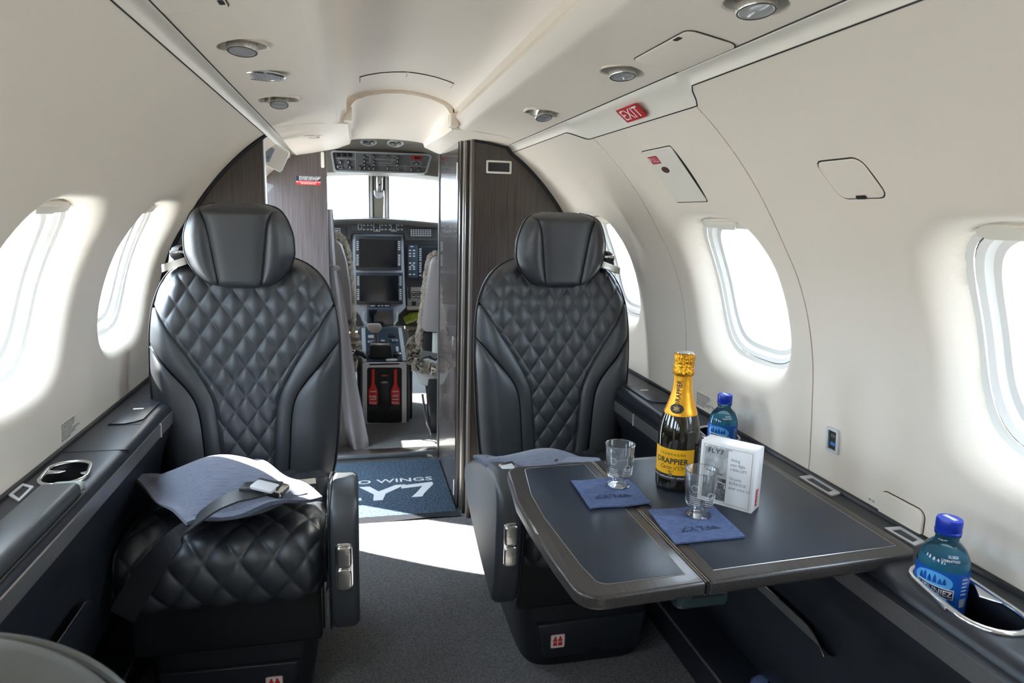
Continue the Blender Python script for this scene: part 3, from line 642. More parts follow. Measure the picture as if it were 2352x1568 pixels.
for pts in ([(.660, .680), (.655, .625), (.645, .636), (.636, .648), (.644, .658)], [(.583, .680), (.566, .630), (.578, .638), (.588, .650), (.584, .662)]): obj('chrome_tongue', *prism(pts, t0, -.001, .003, .001), CHROME, conR)
obj('chrome_tongue', *prism([(-.68, 1.305), (-.676, 1.285), (-.655, 1.287), (-.645, 1.296), (-.66, 1.30)], t0, -.001, .003, .001), CHROME, conL)
obj('chrome_tongue', *prism([(-.603, 1.292), (-.602, 1.272), (-.614, 1.276), (-.618, 1.283)], t0, -.001, .003, .001), CHROME, conL)
def vent(side, pts, con):
    cx = sum(p[0] for p in pts)/4; cy = sum(p[1] for p in pts)/4
    rr_ = []
    for i, p in enumerate(pts):
        q = pts[(i+1) % 4]; pr = pts[i-1]
        for k in (.12, .04): rr_.append((p[0]+(pr[0]-p[0])*k, p[1]+(pr[1]-p[1])*k))
        for k in (.04, .12): rr_.append((p[0]+(q[0]-p[0])*k, p[1]+(q[1]-p[1])*k))
    inn = [(cx+(a-cx)*.62, cy+(b-cy)*.70) for a, b in rr_]
    obj('outlet_frame', *ringstrip(rr_, inn, t0, -.001, .0028), SILVER, con); obj('outlet_plate', *prism(inn, t0, -.001, .0008), SHELL, con)
vent(1, [(.664, 1.058), (.692, 1.062), (.690, .976), (.664, .968)], conR); vent(1, [(.662, .842), (.692, .842), (.690, .790), (.664, .782)], conR)
vent(-1, [(-.692, 1.195), (-.692, 1.245), (-.668, 1.228), (-.664, 1.165)], conL)
for side, con, Y0, Y1 in ((-1, conL, 1.575, 1.745), (1, conR, 1.58, 1.76)):
    x0, x1 = .602, .664
    obj('lid_gap', *boxg(*sorted((side*(x0-.002), side*(x1+.002))), Y0-.002, Y1+.002, .6125, .6137), BLACK, con)
    ld = obj('ledge_lid', *prism([(side*a, b) for a, b in ((x0, Y0+.03), (x0+.012, Y0+.012), (x0+.03, Y0), (x1, Y0), (x1, Y1), (x0, Y1))], t0, .0008 if side > 0 else .0008, .004, .0015), CONSOLE, con)
    obj('lid_latch', *boxg(*sorted((side*(x0+.022), side*(x0+.044))), Y1-.062, Y1-.054, .617, .6178), PWHITE, con)
for Y in (1.405,): obj('ledge_seam', *boxg(-.70, -.5745, Y-.0008, Y+.0008, .606, .6138), BLACK, conL)
obj('strip_joint', *boxg(-.575, -.571, 1.62, 1.6225, .567, .599), SILVER, conL); obj('strip_joint', *boxg(.571, .575, 1.62, 1.6225, .543, .575), SILVER, conR)
# armrest pad on the left console, storage pockets in the lower panels
V, Fc = boxg(-.648, -.585, .10, 1.20, .600, .632, .011, 4); obj('armrest_pad', V, Fc, PADM, conL)
obj('pad_end', *boxg(-.640, -.588, 1.165, 1.228, .606, .624, .009, 3), mat('pad_end_grey', (.28, .31, .27), .45), conL)
obj('pad_channel', *boxg(-.586, -.5795, .10, 1.20, .600, .612, .002), BLACK, conL)
for side, con, Y1 in ((1, conR, 1.42), (-1, conL, 1.24)):
    Yn = .858 if side > 0 else .6
    tp = (lambda Y, Yn=Yn: 1-max(0, (Yn+.055-Y)/.055)**2) if side > 0 else (lambda Y, Y1=Y1: 1-.9*max(0, (Y-Y1+.05)/.05)**2)
    V, Fc = grid(lambda a, Y: (side*(.605-.010*a), Y, .389+.027*a*tp(Y)), (0, .5, 1), lin(Yn, Y1, 40)); obj('pocket_lip', V, Fc, STRIPM if side > 0 else CONSOLE, con)
    obj('pocket_edge', *tube([(side*.5945, Y, .389+.0275*tp(Y)) for Y in lin(Yn, Y1, 40)], .0012, seg=6), CHROME, con)
    V, Fc = grid(lambda a, Y: (side*(.606+.012*a), Y, .389-.004*a), (0, 1), lin(Yn, Y1, 3)); obj('pocket_shadow_gap', V, Fc, BLACK, con)

# ------------------------------------------------------------------ passenger seats
E_W = spline([(.395, .203), (.43, .211), (.55, .222), (.69, .2275), (.76, .2265), (.83, .219), (.875, .206), (.91, .188), (.935, .165), (.952, .135), (.962, .100), (.968, .06)])
U_I = spline([(.410, .052), (.44, .060), (.50, .0645), (.575, .070), (.615, .077), (.65, .092), (.719, .131), (.78, .171), (.837, .2075), (.86, .222), (.97, .25)])
U_O = spline([(.395, .096), (.473, .102), (.55, .107), (.588, .112), (.615, .120), (.64, .134), (.70, .183), (.752, .2262), (.78, .25), (.97, .26)])
def back_dy(z): return .342+.055*(z-.40)/.565-.014*math.sin(math.pi*min(max((z-.4)/.565, 0), 1))
def back_surf(u, z):
    e = max(E_W(z), .02); k = abs(u)/e
    return back_dy(z)+.042*max(0, (k-.72)/.28)**2+.05*max(0, (z-.925)/.043)**2
def quilt(u, z, wu, wz, amp, u0=0.0, z0=0.0):
    p, q = (u-u0)/wu+(z-z0)/wz, (u-u0)/wu-(z-z0)/wz
    t = (math.sin(math.pi*p)*math.sin(math.pi*q))**2; return amp*((t+.0006)**.19-.2444)/.756
HW = spline([(.893, .045), (.900, .068), (.912, .088), (.93, .105), (.955, .119), (.98, .1255), (1.01, .125), (1.04, .118), (1.065, .107), (1.08, .094), (1.089, .075), (1.094, .045)])
HS = spline([(.893, .047), (.93, .053), (.98, .0595), (1.04, .068), (1.07, .078), (1.085, .094), (1.094, .11)])
ARM = [(.30, .425), (.22, .462), (.12, .500), (.02, .530), (-.06, .545), (-.10, .543), (-.125, .530), (-.138, .505), (-.142, .46), (-.138, .38), (-.128, .315), (-.112, .265), (-.098, .247), (-.06, .250), (.05, .275), (.18, .312), (.27, .345), (.305, .385)]
def seat(side, Yb, label):
    x0 = side*.407; o = thing('passenger_seat', label, 'seat', (x0, Yb, 0), 'quilted cabin seats')
    Mx = lambda u, dy, z: (x0+side*u, Yb+dy, z)
    def mk(name, V, Fc, m, par=o, smooth=50): return obj(name, [Mx(*v) for v in V], Fc, m, par, smooth, fix=True)
    # pedestal
    def ped(t, z):
        # rounded rectangle plan that narrows a little towards the floor
        k = z/.168; hw = .158+.020*min(1, k*1.4); f = .012*(1-min(1, k*2)); a = t*2*math.pi
        c, s_ = math.cos(a), math.sin(a); n = 6; r = (abs(c)**n+abs(s_)**n)**(-1/n); return (hw*r*c, .215+(.215-f)*r*s_, z)
    V, Fc = grid(ped, [i/64 for i in range(64)], (0, .012, .03, .08, .13, .160, .168), True); Fc.append(tuple(range(6*64, 7*64)))
    mk('seat_base', V, Fc, SHELL)
    tp = frame_of(Mx(.0, -.0005, .082), (side*side*1.0, 0, 0), (0, 0, 1))
    pan = [(-.135, .040), (.142, .045), (.128, -.040), (.118, -.048), (-.108, -.050), (-.118, -.044)]
    pan = [(side*a, b) for a, b in pan] if side > 0 else [(-a, b) for a, b in pan]
    bp = obj('base_panel', *prism(pan, tp, -.006, .006, .004, 3), CONSOLE, o); obj('panel_gap', *prism([(a*1.02, b*1.05) for a, b in pan], tp, -.004, .0018), BLACK, o)
    obj('finger_notch', *prism(ell(.016, .007, 16, .012*side, -.042), tp, .004, .0066), BLACK, bp)
    vx = -.083 if side > 0 else .085
    st = obj('vest_sticker', *prism(rrect(.036, .036, .004, 4, vx, -.006), tp, .006, .0066), PWHITE, bp)
    obj('sticker_rim', *ringstrip(rrect(.0355, .0355, .0038, 4, vx, -.006), rrect(.0335, .0335, .003, 4, vx, -.006), tp, .0066, .0068), RED, bp)
    for k in (-1, 1):
        obj('vest_symbol', *prism([(vx+k*x, -.006+y) for x, y in ((.0012, -.0005), (.0012, .004), (.0035, .008), (.0042, .0125), (.0082, .0125), (.0085, .0085), (.0115, .004), (.0115, -.0005))][::k], tp, .0066, .0069), RED, bp)
        obj('vest_symbol', *prism([(vx+k*x, -.006+y) for x, y in ((.0012, -.0115), (.0115, -.0115), (.0115, -.0035), (.0012, -.0035))][::k], tp, .0066, .0069), RED, bp)
    obj('vest_symbol', *prism(rrect(.023, .0012, .0003, 2, vx, -.008), tp, .0066, .0069), RED, bp)
    V, Fc = boxg(-.188, .188, -.006, .40, .166, .315, .01, 3); mk('seat_skirt', V, Fc, BLACK)
    V, Fc = boxg(-.192, -.186, .03, .38, .17, .36, .003); mk('skirt_side', V, Fc, SHELL)
    # cushion: one quilted skin running from the back over the front edge
    path = [(.372, .421), (.30, .424), (.2, .430), (.1, .437), (.04, .4395), (.0, .437), (-.03, .427), (-.05, .409), (-.060, .385), (-.063, .355), (-.058, .322), (-.046, .300), (-.02, .292)]
    cl = np.concatenate([[0], np.cumsum(np.hypot(*np.diff(np.array(path), axis=0).T))]); py = spline(list(zip(cl, [p[0] for p in path]))); pz = spline(list(zip(cl, [p[1] for p in path]))); L = cl[-1]
    Wc = .198
    def cus(a, t, q0=-1.0, q1=1.0, amp=.0075):
        u = Wc*a; k = abs(a); dy, z = py(t), pz(t); e = .004; ty, tz = py(min(t+e, L))-py(max(t-e, 0)), pz(min(t+e, L))-pz(max(t-e, 0)); l = math.hypot(ty, tz)+1e-9
        ny, nz = -(-tz/l), -ty/l; h = quilt(u, t, .066, .092, amp, .0, .31)*sstep(1.0, .93, k)*sstep(0, .02, L-t)
        drop = .024*max(0, (k-.78)/.22)**2.2; return (u, dy+(-ny*0+ (tz/l))*0+ (-1)*( -tz/l)*0 + nyv(ty, tz, l)[0]*(h-drop), z+nyv(ty, tz, l)[1]*(h-drop))
    def nyv(ty, tz, l): return (tz/l, -ty/l) if (-ty/l) > 0 or tz < 0 else (tz/l, -ty/l)
    V, Fc = grid(cus, lin(-1, 1, 145), lin(0, L, 190)); mk('seat_cushion', V, Fc, LEATHER, smooth=170)
    obj_c = None
    for k in (-1, 1):
        V, Fc = grid(lambda w, t, k=k: (lambda p: (k*(Wc+.006*math.sin(math.pi*w)) if 0 < w < 1 else k*Wc, p[1]+(.06-p[1]*0)*0, p[2]*(1-w)+.292*w))(cus(k, t)), lin(0, 1, 6), lin(0, L, 60)); mk('cushion_side', V, Fc, LEATHER)
        mk('cushion_piping', *tube([(k*(Wc+.0005), cus(k, t)[1], cus(k, t)[2]+.001) for t in lin(0, L, 50)], .0032, seg=6), PIPE)
    # backrest
    e0 = .410
    def ql(t, z):
        ui = min(U_I(z), E_W(z)); u = t*ui; ed = min(1, (1-abs(t))*ui/.010)*min(1, max(0, (z-e0)/.008))
        return (u, back_surf(u, z)-quilt(u, z, .0515, .0765, .0060, 0, .62)*(.35+.65*ed)*1.0+.003*(1-ed), z)
    zs = lin(e0, .9675, 230); V, Fc = grid(ql, lin(-1, 1, 171), zs); mk('quilted_panel', V, Fc, LEATHER, smooth=170)
    for k in (-1, 1):
        def band(t, z, k=k):
            a, b = min(U_I(max(z, .41)), E_W(z)), min(U_O(z), E_W(z)); a = min(a, b); u = a+(b-a)*t
            return (k*u, back_surf(u, z)-.011*(math.sin(math.pi*t)**.5)*min(1, (b-a)/.02)+.003, z)
        zt = .838; V, Fc = grid(band, lin(0, 1, 18), lin(.388, zt, 70)); mk('side_band', V, Fc, LEATHER, smooth=170)
        def bol(t, z, k=k):
            b, e = min(U_O(z), E_W(z)), E_W(z); u = b+(e-b)*t
            return (k*u, back_surf(u, z)-.020*(math.sin(math.pi*min(1, .06+t*.94))**.55 if t < .5 else math.sin(math.pi*(.06+t*.94))**.8)*min(1, (e-b)/.05)+.003, z)
        V, Fc = grid(bol, lin(0, 1, 26), lin(.388, .753, 60)); mk('side_bolster', V, Fc, LEATHER, smooth=170)
        mk('seam_stitch', *tube([(k*min(U_O(z)+.003, E_W(z)), back_surf(U_O(z), z)-.004, z) for z in lin(.42, .745, 40)], .0012, seg=5), PIPE)
    V, Fc = grid(lambda z, _: (0, back_surf(0, z), z), [0], [0]) if False else (None, None)
    # panel under the quilt and the shell behind
    mk('lower_back_panel', *grid(lambda u, z: (u, back_dy(z)-.004+.006*(abs(u)/.1)**2, z), lin(-.10, .10, 9), lin(.375, .413, 5)), LEATHER)
    def shell(a, z):
        e = E_W(z); c, s_ = math.cos(math.pi*a), math.sin(math.pi*a); return (e*c*1.0, back_surf(e, z)+.002+.085*s_**.6, z)
    V, Fc = grid(shell, lin(0, 1, 25), lin(.375, .9675, 60)); Fc.append(tuple(59*25+i for i in range(25))); mk('back_shell', V, Fc, LEATHER)
    for k in (-1, 1): mk('back_piping', *tube([(k*E_W(z), back_surf(E_W(z), z), z) for z in lin(.385, .966, 60)], .0030, seg=6), PIPE)
    # headrest
    def hsurf(u, z):
        e = HW(z); k = abs(u)/e; v = (z-.893)/.2
        return .322+.012*math.cos(v*3.1)*.6+.040*max(0, (k-.55)/.45)**2.2+.045*max(0, (z-1.068)/.026)**2+.02*max(0, (.91-z)/.017)**2
    V, Fc = grid(lambda t, z: (t*min(HS(z), HW(z)), hsurf(t*min(HS(z), HW(z)), z)-.006*(1-abs(t)**6)+.002*(abs(t)**8), z), lin(-1, 1, 33), lin(.893, 1.094, 50)); hr = mk('headrest_centre', V, Fc, LEATHER)
    for k in (-1, 1):
        def wing(t, z, k=k):
            a, b = min(HS(z), HW(z)), HW(z); u = a+(b-a)*t; return (k*u, hsurf(u, z)-.011*math.sin(math.pi*min(1, .0+t))**.6*min(1, (b-a)/.03)+.001, z)
        V, Fc = grid(wing, lin(0, 1, 18), lin(.893, 1.086, 46)); mk('headrest_wing', V, Fc, LEATHER)
        mk('headrest_seam', *tube([(k*min(HS(z), HW(z)), hsurf(HS(z), z)-.001, z) for z in lin(.898, 1.085, 30)], .0011, seg=5), PIPE)
        mk('headrest_piping', *tube([(k*HW(z)*.995, hsurf(HW(z), z)-.001, z) for z in lin(.895, 1.092, 40)], .0026, seg=6), PIPE)
    def hback(a, z):
        e = HW(z); c, s_ = math.cos(math.pi*a), math.sin(math.pi*a); return (e*c+ (0), hsurf(e, z)+.001+.058*s_**.6*min(1, (1.097-z)/.02), z)
    V, Fc = grid(hback, lin(0, 1, 25), lin(.893, 1.094, 40)); Fc += [tuple(39*25+i for i in range(25)), tuple(range(25))]; mk('headrest_shell', V, Fc, LEATHER)
    V, Fc = boxg(-.05, .05, .385, .415, .85, .93, .008); mk('headrest_post', V, Fc, SHELL)
    # armrest on the aisle side
    ta = lambda a, b, c=0: np.array(Mx(c, a, b))
    ar = obj('armrest', *prism(ARM, ta, -.268, -.210, .016, 4), LEATHER, o)
    obj('armrest_seam', *tube([Mx(-.2105, a+(.006 if i > 4 else 0), b) for i, (a, b) in enumerate(ARM[:13])], .0022, seg=6), PIPE, ar)
    def onarm(a, b, c=0): return np.array(Mx(-.239+a, -.1415-c, .408+b))
    obj('handle_bezel', *prism(rrect(.034, .098, .012), onarm, -.006, .003, .002), CHROME, ar)
    obj('handle_paddle', *prism(rrect(.028, .044, .008, 5, 0, .022), onarm, .002, .010, .004, 3), STEEL, ar)
    obj('handle_button', *prism(rrect(.028, .044, .010, 5, 0, -.025), onarm, .002, .008, .004, 3), STEEL, ar)
    # shoulder harness outlet, outboard shoulder
    sh = .150
    def onsh(a, b, c=0): return np.array(Mx(sh+a, .397+b, .952-.35*a+c))
    obj('harness_bezel', *ringstrip(rrect(.062, .052, .010), rrect(.046, .036, .006), onsh, -.014, .004), STEEL, o)
    obj('harness_slot', *prism(rrect(.048, .038, .006), onsh, -.012, -.002), BLACK, o)
    pth = [onsh(-.004+.012*math.sin(i*1.3), -.008+.004*math.cos(i), .004+.0045*i) for i in range(7)]
    obj('harness_webbing', *tube(pth, [.012, .015, .016, .014, .015, .012, .006], seg=10), WEB, o)
    obj('harness_tongue', *boxg(*sorted((Mx(sh-.026, 0, 0)[0], Mx(sh+.010, 0, 0)[0])), Yb+.372, Yb+.386, .972, .980, .002), CHROME, o)
    return o, Mx, cus
seatL, ML, cusL = seat(-1, 1.397, 'black quilted leather seat with loose blue grey pillow, left of the aisle')
seatR, MR, cusR = seat(1, 1.428, 'black quilted leather seat behind the table, right of the aisle')

# foreground seat top at the lower left corner
fs = thing('foreground_seat', 'blurred grey leather seat top at the lower left corner', 'seat', (-.42, .45, 0))
FO = [(-.595, .02), (-.595, .60), (-.585, .72), (-.56, .79), (-.52, .815)]+[(-.415+.140*math.cos(a)**(2/2.4), .665+.152*math.sin(a)**(2/2.4)) for a in lin(math.pi/2, .001, 22)]+[(-.272, .5), (-.275, .02)]
obj('seat_back', *prism(FO, mpy(.36), 0, .11, .030, 5), LEATHER2, fs, smooth=60)
obj('seat_piping', *tube([(x, .466, z-.012) for x, z in FO[4:27]], .0035, seg=8), LEATHER2, fs)

# ------------------------------------------------------------------ pillows and belts
def pillow(name, label, cs, z0, floor_z, puff, tilt=(0, 0), par_group=None):
    A, B_, C_, D = [np.array(c, float) for c in cs]
    o = thing(name, label, 'pillow', tuple((A+C_)[:2]/2)+(floor_z,), 'blue grey pillows')
    def pt(p, q, s):
        xy = (A*(1-p)*(1-q)+B_*p*(1-q)+C_*p*q+D*(1-p)*q); a, b = 2*p-1, 2*q-1; fr = .84
        a2, b2 = min(1, abs(a)/fr), min(1, abs(b)/fr); h = puff*((1-a2**2.0)*(1-b2**2.0))**.72 if a2 < 1 and b2 < 1 else 0
        h += .003*math.sin(9*p+4*q)*math.sin(7*q+1)*(1 if h > 0 else .5); fl = .006 if (abs(a) > fr or abs(b) > fr) else .004
        wav = .006*math.sin(10*p)*abs(b)**6+.006*math.sin(11*q+1)*abs(a)**6
        z = z0+tilt[0]*a+tilt[1]*b+wav+s*(h+fl*.5); return (xy[0], xy[1], max(z, floor_z) if s < 0 else max(z, floor_z+.004))
    n = 45; us = lin(0, 1, n)
    V1, F1 = grid(lambda p, q: pt(p, q, 1), us, us); V2, F2 = grid(lambda p, q: pt(p, q, -1), us, us); V, Fc = join((V1, F1), (V2, [f[::-1] for f in F2]))
    k = n*n
    for i in range(n-1): Fc += [(i+1, i, k+i, k+i+1), ((n-1)*n+i, (n-1)*n+i+1, k+(n-1)*n+i+1, k+(n-1)*n+i), (i*n, (i+1)*n, k+(i+1)*n, k+i*n), ((i+1)*n+n-1, i*n+n-1, k+i*n+n-1, k+(i+1)*n+n-1)]
    obj('pillow_body', V, Fc, PILLOW, o, smooth=70)
    ring = [pt(*pq, 1) for pq in [(t, .08) for t in lin(.08, .92, 14)]+[(.92, t) for t in lin(.08, .92, 14)]+[(t, .92) for t in lin(.92, .08, 14)]+[(.08, t) for t in lin(.92, .08, 14)]]
    obj('flange_seam', *tube(ring, .0022, True, 6), PILLOW, o); return o, pt
pilL, ptL = pillow('pillow', 'blue grey flanged pillow under the lap belt on the left seat', [(-.613, 1.535, 0), (-.450, 1.285, 0), (-.212, 1.385, 0), (-.375, 1.63, 0)], .502, .450, .060, (.0, .0))
pilR, ptR = pillow('pillow', 'blue grey pillow lying on the right seat behind the table edge', [(.118, 1.47, 0), (.20, 1.325, 0), (.50, 1.42, 0), (.42, 1.61, 0)], .490, .450, .050, (-.012, -.030))
def ribbon(path, wdir, w, th=.0018):
    V = []; Fc = []
    for p, d in zip(path, wdir):
        p = np.array(p, float); d = np.array(d, float); d /= np.linalg.norm(d)
        for a, c in ((-w/2, -th), (w/2, -th), (w/2, th), (-w/2, th)): V.append(tuple(p+d*a+np.array((0, 0, c))))
    n = len(path)
    for i in range(n-1):
        for k in range(4): Fc.append((4*i+k, 4*i+(k+1) % 4, 4*i+4+(k+1) % 4, 4*i+4+k))
    Fc += [(0, 1, 2, 3), tuple(4*n-4+k for k in (3, 2, 1, 0))]; return V, Fc
lb = thing('seat_belt', 'black lap belt running across the pillow on the left seat', 'seat belt', (-.5, 1.4, .45))
pts = [atY(281, 1415, 1.312), atY(300, 1380, 1.310), atY(321, 1345, 1.309), atY(343, 1312, 1.308), atY(366, 1281, 1.306), atY(391, 1252, 1.303), atY(416, 1227, 1.303), atZ(445, 1199, .505), atZ(480, 1172, .530), atZ(520, 1149, .549), atZ(560, 1136, .557), atZ(600, 1127, .556)]; tt = np.linspace(0, 1, len(pts)); t2 = np.linspace(0, 1, 40)
P3 = [np.array([spline(list(zip(tt, [p[i] for p in pts])))(t) for i in range(3)]) for t in t2]
wd = []
for i in range(40):
    d = P3[min(i+1, 39)]-P3[max(i-1, 0)]; wd.append(np.cross(d, (0, -1.0*(1-i/40)**1.5, .45+.55*i/40)))
obj('webbing', *ribbon(P3, wd, .050), WEB, lb, smooth=30)
e = P3[-1]
def obox(c, ux, uy, w, h, d, bev=.003):
    f = frame_of(c, ux, uy); return prism(rrect(w, h, min(bev*1.5, h*.3)), f, -d/2, d/2, bev*.5)
obj('webbing_loop', *obox(e+np.array((.0, .004, .006)), (1, -.25, .05), (.2, 1, 0), .075, .034, .010), WEB, lb)
obj('buckle', *obox(atZ(620, 1121, .560), (.9, -.42, -.12), (.35, .9, .1), .066, .036, .014, .004), CHROME, lb)
obj('buckle_latch', *obox(atZ(608, 1117, .569), (.9, -.42, -.12), (.35, .9, .1), .046, .030, .006, .003), SILVER, lb)
tail = [atZ(640, 1130, .53), atZ(665, 1140, .49), atZ(690, 1143, .463), atZ(705, 1135, .463)]
obj('webbing', *ribbon(tail, [(.2, 1, 0)]*4, .04), WEB, lb)
lt = thing('belt_anchor', 'chrome belt tongue and latch beside the left seat armrest', 'buckle', (-.225, 1.5, .46))
obj('latch_frame', *ringstrip(rrect(.040, .036, .004), rrect(.028, .022, .003), frame_of(atZ(706, 1120, .485), (1, .1, 0), (0, -.35, 1)), -.009, .009), CHROME, lt)
obj('anchor_strap', *ribbon([atZ(722, 1122, .485), atZ(738, 1118, .487), atZ(752, 1114, .485)], [(.0, .5, 1)]*3, .034, .003), WEB, lt)
obj('tongue_plate', *obox(atZ(690, 1135, .466), (1, -.1, .1), (.1, 1, 0), .034, .022, .005, .002), CHROME, lt)
rb = thing('belt_buckle', 'chrome seat belt buckle on the right seat at the table corner', 'buckle', (.19, 1.46, .5))
obj('buckle_frame', *obox(atZ(1166, 1076, .535), (1, .2, .1), (-.1, 1, .3), .036, .030, .014, .004), CHROME, rb); obj('buckle_face', *obox(atZ(1166, 1074, .544), (1, .2, .1), (-.1, 1, .3), .028, .018, .006, .002), SILVER, rb)
obj('webbing', *ribbon([atZ(1150, 1086, .52), atZ(1130, 1098, .50), atZ(1115, 1110, .47)], [(.3, 1, 0)]*3, .036), WEB, rb)
rt = thing('belt_tongue', 'slim chrome belt tongue on the right pillow', 'buckle', (.31, 1.5, .52)); obj('tongue_plate', *obox(atZ(1259, 1063, .530), (1, .35, .15), (-.3, 1, 0), .050, .016, .006, .002), CHROME, rt); obj('webbing', *ribbon([atZ(1272, 1058, .530), atZ(1320, 1056, .528), atZ(1380, 1058, .515)], [(.1, 1, 0)]*3, .036), PILLOW, rt)

# ------------------------------------------------------------------ folding table
TZ = .622
tb = thing('folding_table', 'dark wood folding table with leather inlays, open beside the right seat', 'table', (.38, .94, TZ-.02))
tf = frame_of((0, 0, TZ), (1, 0, 0), (0, 1, 0))
def sk(pts): return [(x, y+(x-.12)*.055) for x, y in pts]          # the table stands a little askew
def arcc(cx, cy, r, a0, a1, n=6): return [(cx+r*math.cos(a), cy+r*math.sin(a)) for a in lin(math.radians(a0), math.radians(a1), n)]
leafA = [(.2975, .722), (.2975, 1.172)]+arcc(.155, 1.142, .030, 90, 165)+[(.121, 1.10), (.112, 1.02), (.1125, .93), (.117, .82)]+arcc(.158, .758, .036, 190, 270)
leafB = [(.302, .722), (.632, .722), (.645, .735), (.645, 1.172), (.302, 1.172)]
inA = [(.278, .748), (.278, 1.156)]+arcc(.171, 1.146, .012, 90, 180, 4)+[(.143, 1.04), (.141, .95), (.150, .80)]+arcc(.172, .765, .017, 200, 270, 4)
inB = [(.322, .748), (.622, .748), (.628, 1.156), (.322, 1.156)]
for nm, lf, inn in (('aisle_leaf', leafA, inA), ('wall_leaf', leafB, inB)):
    lo = obj(nm, *prism(sk(lf), tf, -.020, 0, .0045, 3), WOODH, tb); obj('leather_inlay', *prism(sk(inn), tf, -.001, .0012, .0008), INLAY, lo)
    cx = sum(p[0] for p in inn)/len(inn); cy = sum(p[1] for p in inn)/len(inn)
    obj('inlay_rim', *tube([tuple(tf(x, y, .0004)) for x, y in sk([(cx+(a-cx)*1.006, cy+(b-cy)*1.004) for a, b in inn])], .0005, True, 5), STEEL, lo)
for x in (.2978, .3017): obj('hinge_line', *tube([tuple(tf(*q, -.001)) for q in sk([(x, .724), (x, 1.170)])], .0011, seg=5), STEEL, tb)
obj('hinge_core', *prism(sk([(.2978, .722), (.3018, .722), (.3018, 1.171), (.2978, 1.171)]), tf, -.018, -.004), BLACK, tb)
obj('finger_grip', *prism(sk([(.114, .905), (.1175, .90), (.1185, .955), (.1155, .952)]), tf, -.006, .0006, .0005), CHROME, tb)
obj('table_latch', *prism([(x, y) for x, y in ((.268, .742), (.335, .742), (.342, .752), (.338, .80), (.272, .80), (.262, .752))], tf, -.044, -.021, .006, 3), mat('latch_teal', (.018, .032, .036), .35), tb)
obj('latch_slot', *boxg(.285, .33, .741, .745, TZ-.028, TZ-.025), BLACK, tb)
obj('support_arm', *boxg(.34, .60, .90, .96, TZ-.042, TZ-.021, .004), SHELL, tb)
# cushion corner low at the bottom edge
cc = thing('blue_cloth', 'tip of a light blue cloth at the bottom picture edge', 'cloth', (.70, 1.10, .076)); _c = atZ(1770, 1572, .10)
V, Fc = grid(lambda a, b: (_c[0]+(.030+.004*math.sin(3*a))*math.cos(a)*math.cos(b)**.7, _c[1]+.05*math.sin(a)*math.cos(b)**.7, .078+.026*math.sin(b)), lin(0, 6.2832, 25), lin(.0, 1.5, 8)); obj('cloth_fold', V, Fc, NAPKIN, cc); obj('cloth_hem', *tube([(_c[0]+.031*math.cos(a), _c[1]+.051*math.sin(a), .080) for a in lin(0, 6.0, 24)], .003, True, 6), NAPKIN, cc)

# ------------------------------------------------------------------ napkins, cups, bottles, box
TS = TZ+.0012
def napkin(label, c, seedv):
    o = thing('napkin', label, 'napkin', tuple(np.mean(np.array(c), axis=0))+(TS,), 'blue paper napkins')
    A, B_, C_, D = [np.array(p) for p in c]; rnd = random.Random(seedv)
    ph = [rnd.random()*6 for _ in range(4)]
    def f(p, q, s):
        xy = A*(1-p)*(1-q)+B_*p*(1-q)+C_*p*q+D*(1-p)*q; ed = max(abs(2*p-1), abs(2*q-1))**8
        z = TS+.0004+(s*.0016)+ed*(.0012+.0011*math.sin(9*p+ph[0])*math.sin(8*q+ph[1])); return (xy[0]+.0008*math.sin(14*q+ph[2]), xy[1]+.0008*math.sin(13*p+ph[3]), max(z, TS+.0003))
    us = lin(0, 1, 22)
    for k in range(2):
        V1, F1 = grid(lambda p, q: np.array(f(p, q, 1))+(0, 0, .0011*k), us, us); V2, F2 = grid(lambda p, q: np.array(f(p, q, 0))+(0, 0, .0011*k), us, us); n = 22; V, Fc = join((V1, F1), (V2, F2)); K = n*n
        for i in range(n-1): Fc += [(i, i+1, K+i+1, K+i), ((n-1)*n+i, (n-1)*n+i+1, K+(n-1)*n+i+1, K+(n-1)*n+i), (i*n, (i+1)*n, K+(i+1)*n, K+i*n), (i*n+n-1, (i+1)*n+n-1, K+(i+1)*n+n-1, K+i*n+n-1)]
        obj('paper_ply', V, Fc, NAPKIN, o, smooth=60)
    cen = (A+B_+C_+D)/4; mp = frame_of((cen[0]-.003, cen[1]-.018, TS+.0036), (-1, 0, 0), (0, -1, 0))
    text('napkin_logo', 'FLY7', .019, mp, NAPT, o, 'CENTER', .01, .2, dx=.004, sx=1.25)
    obj('wing_mark', *prism([(-.034, .006), (-.016, .006), (-.022, -.002), (-.024, -.004)], mp, 0, .0004), NAPT, o, smooth=0)
    return o
napkin('blue paper napkin under the clear cup nearer the seat', [(.225, 1.082), (.219, .966), (.326, .968), (.329, 1.076)], 3)
napkin('blue paper napkin under the clear cup in front of the box', [(.310, .943), (.301, .831), (.414, .833), (.421, .941)], 5)
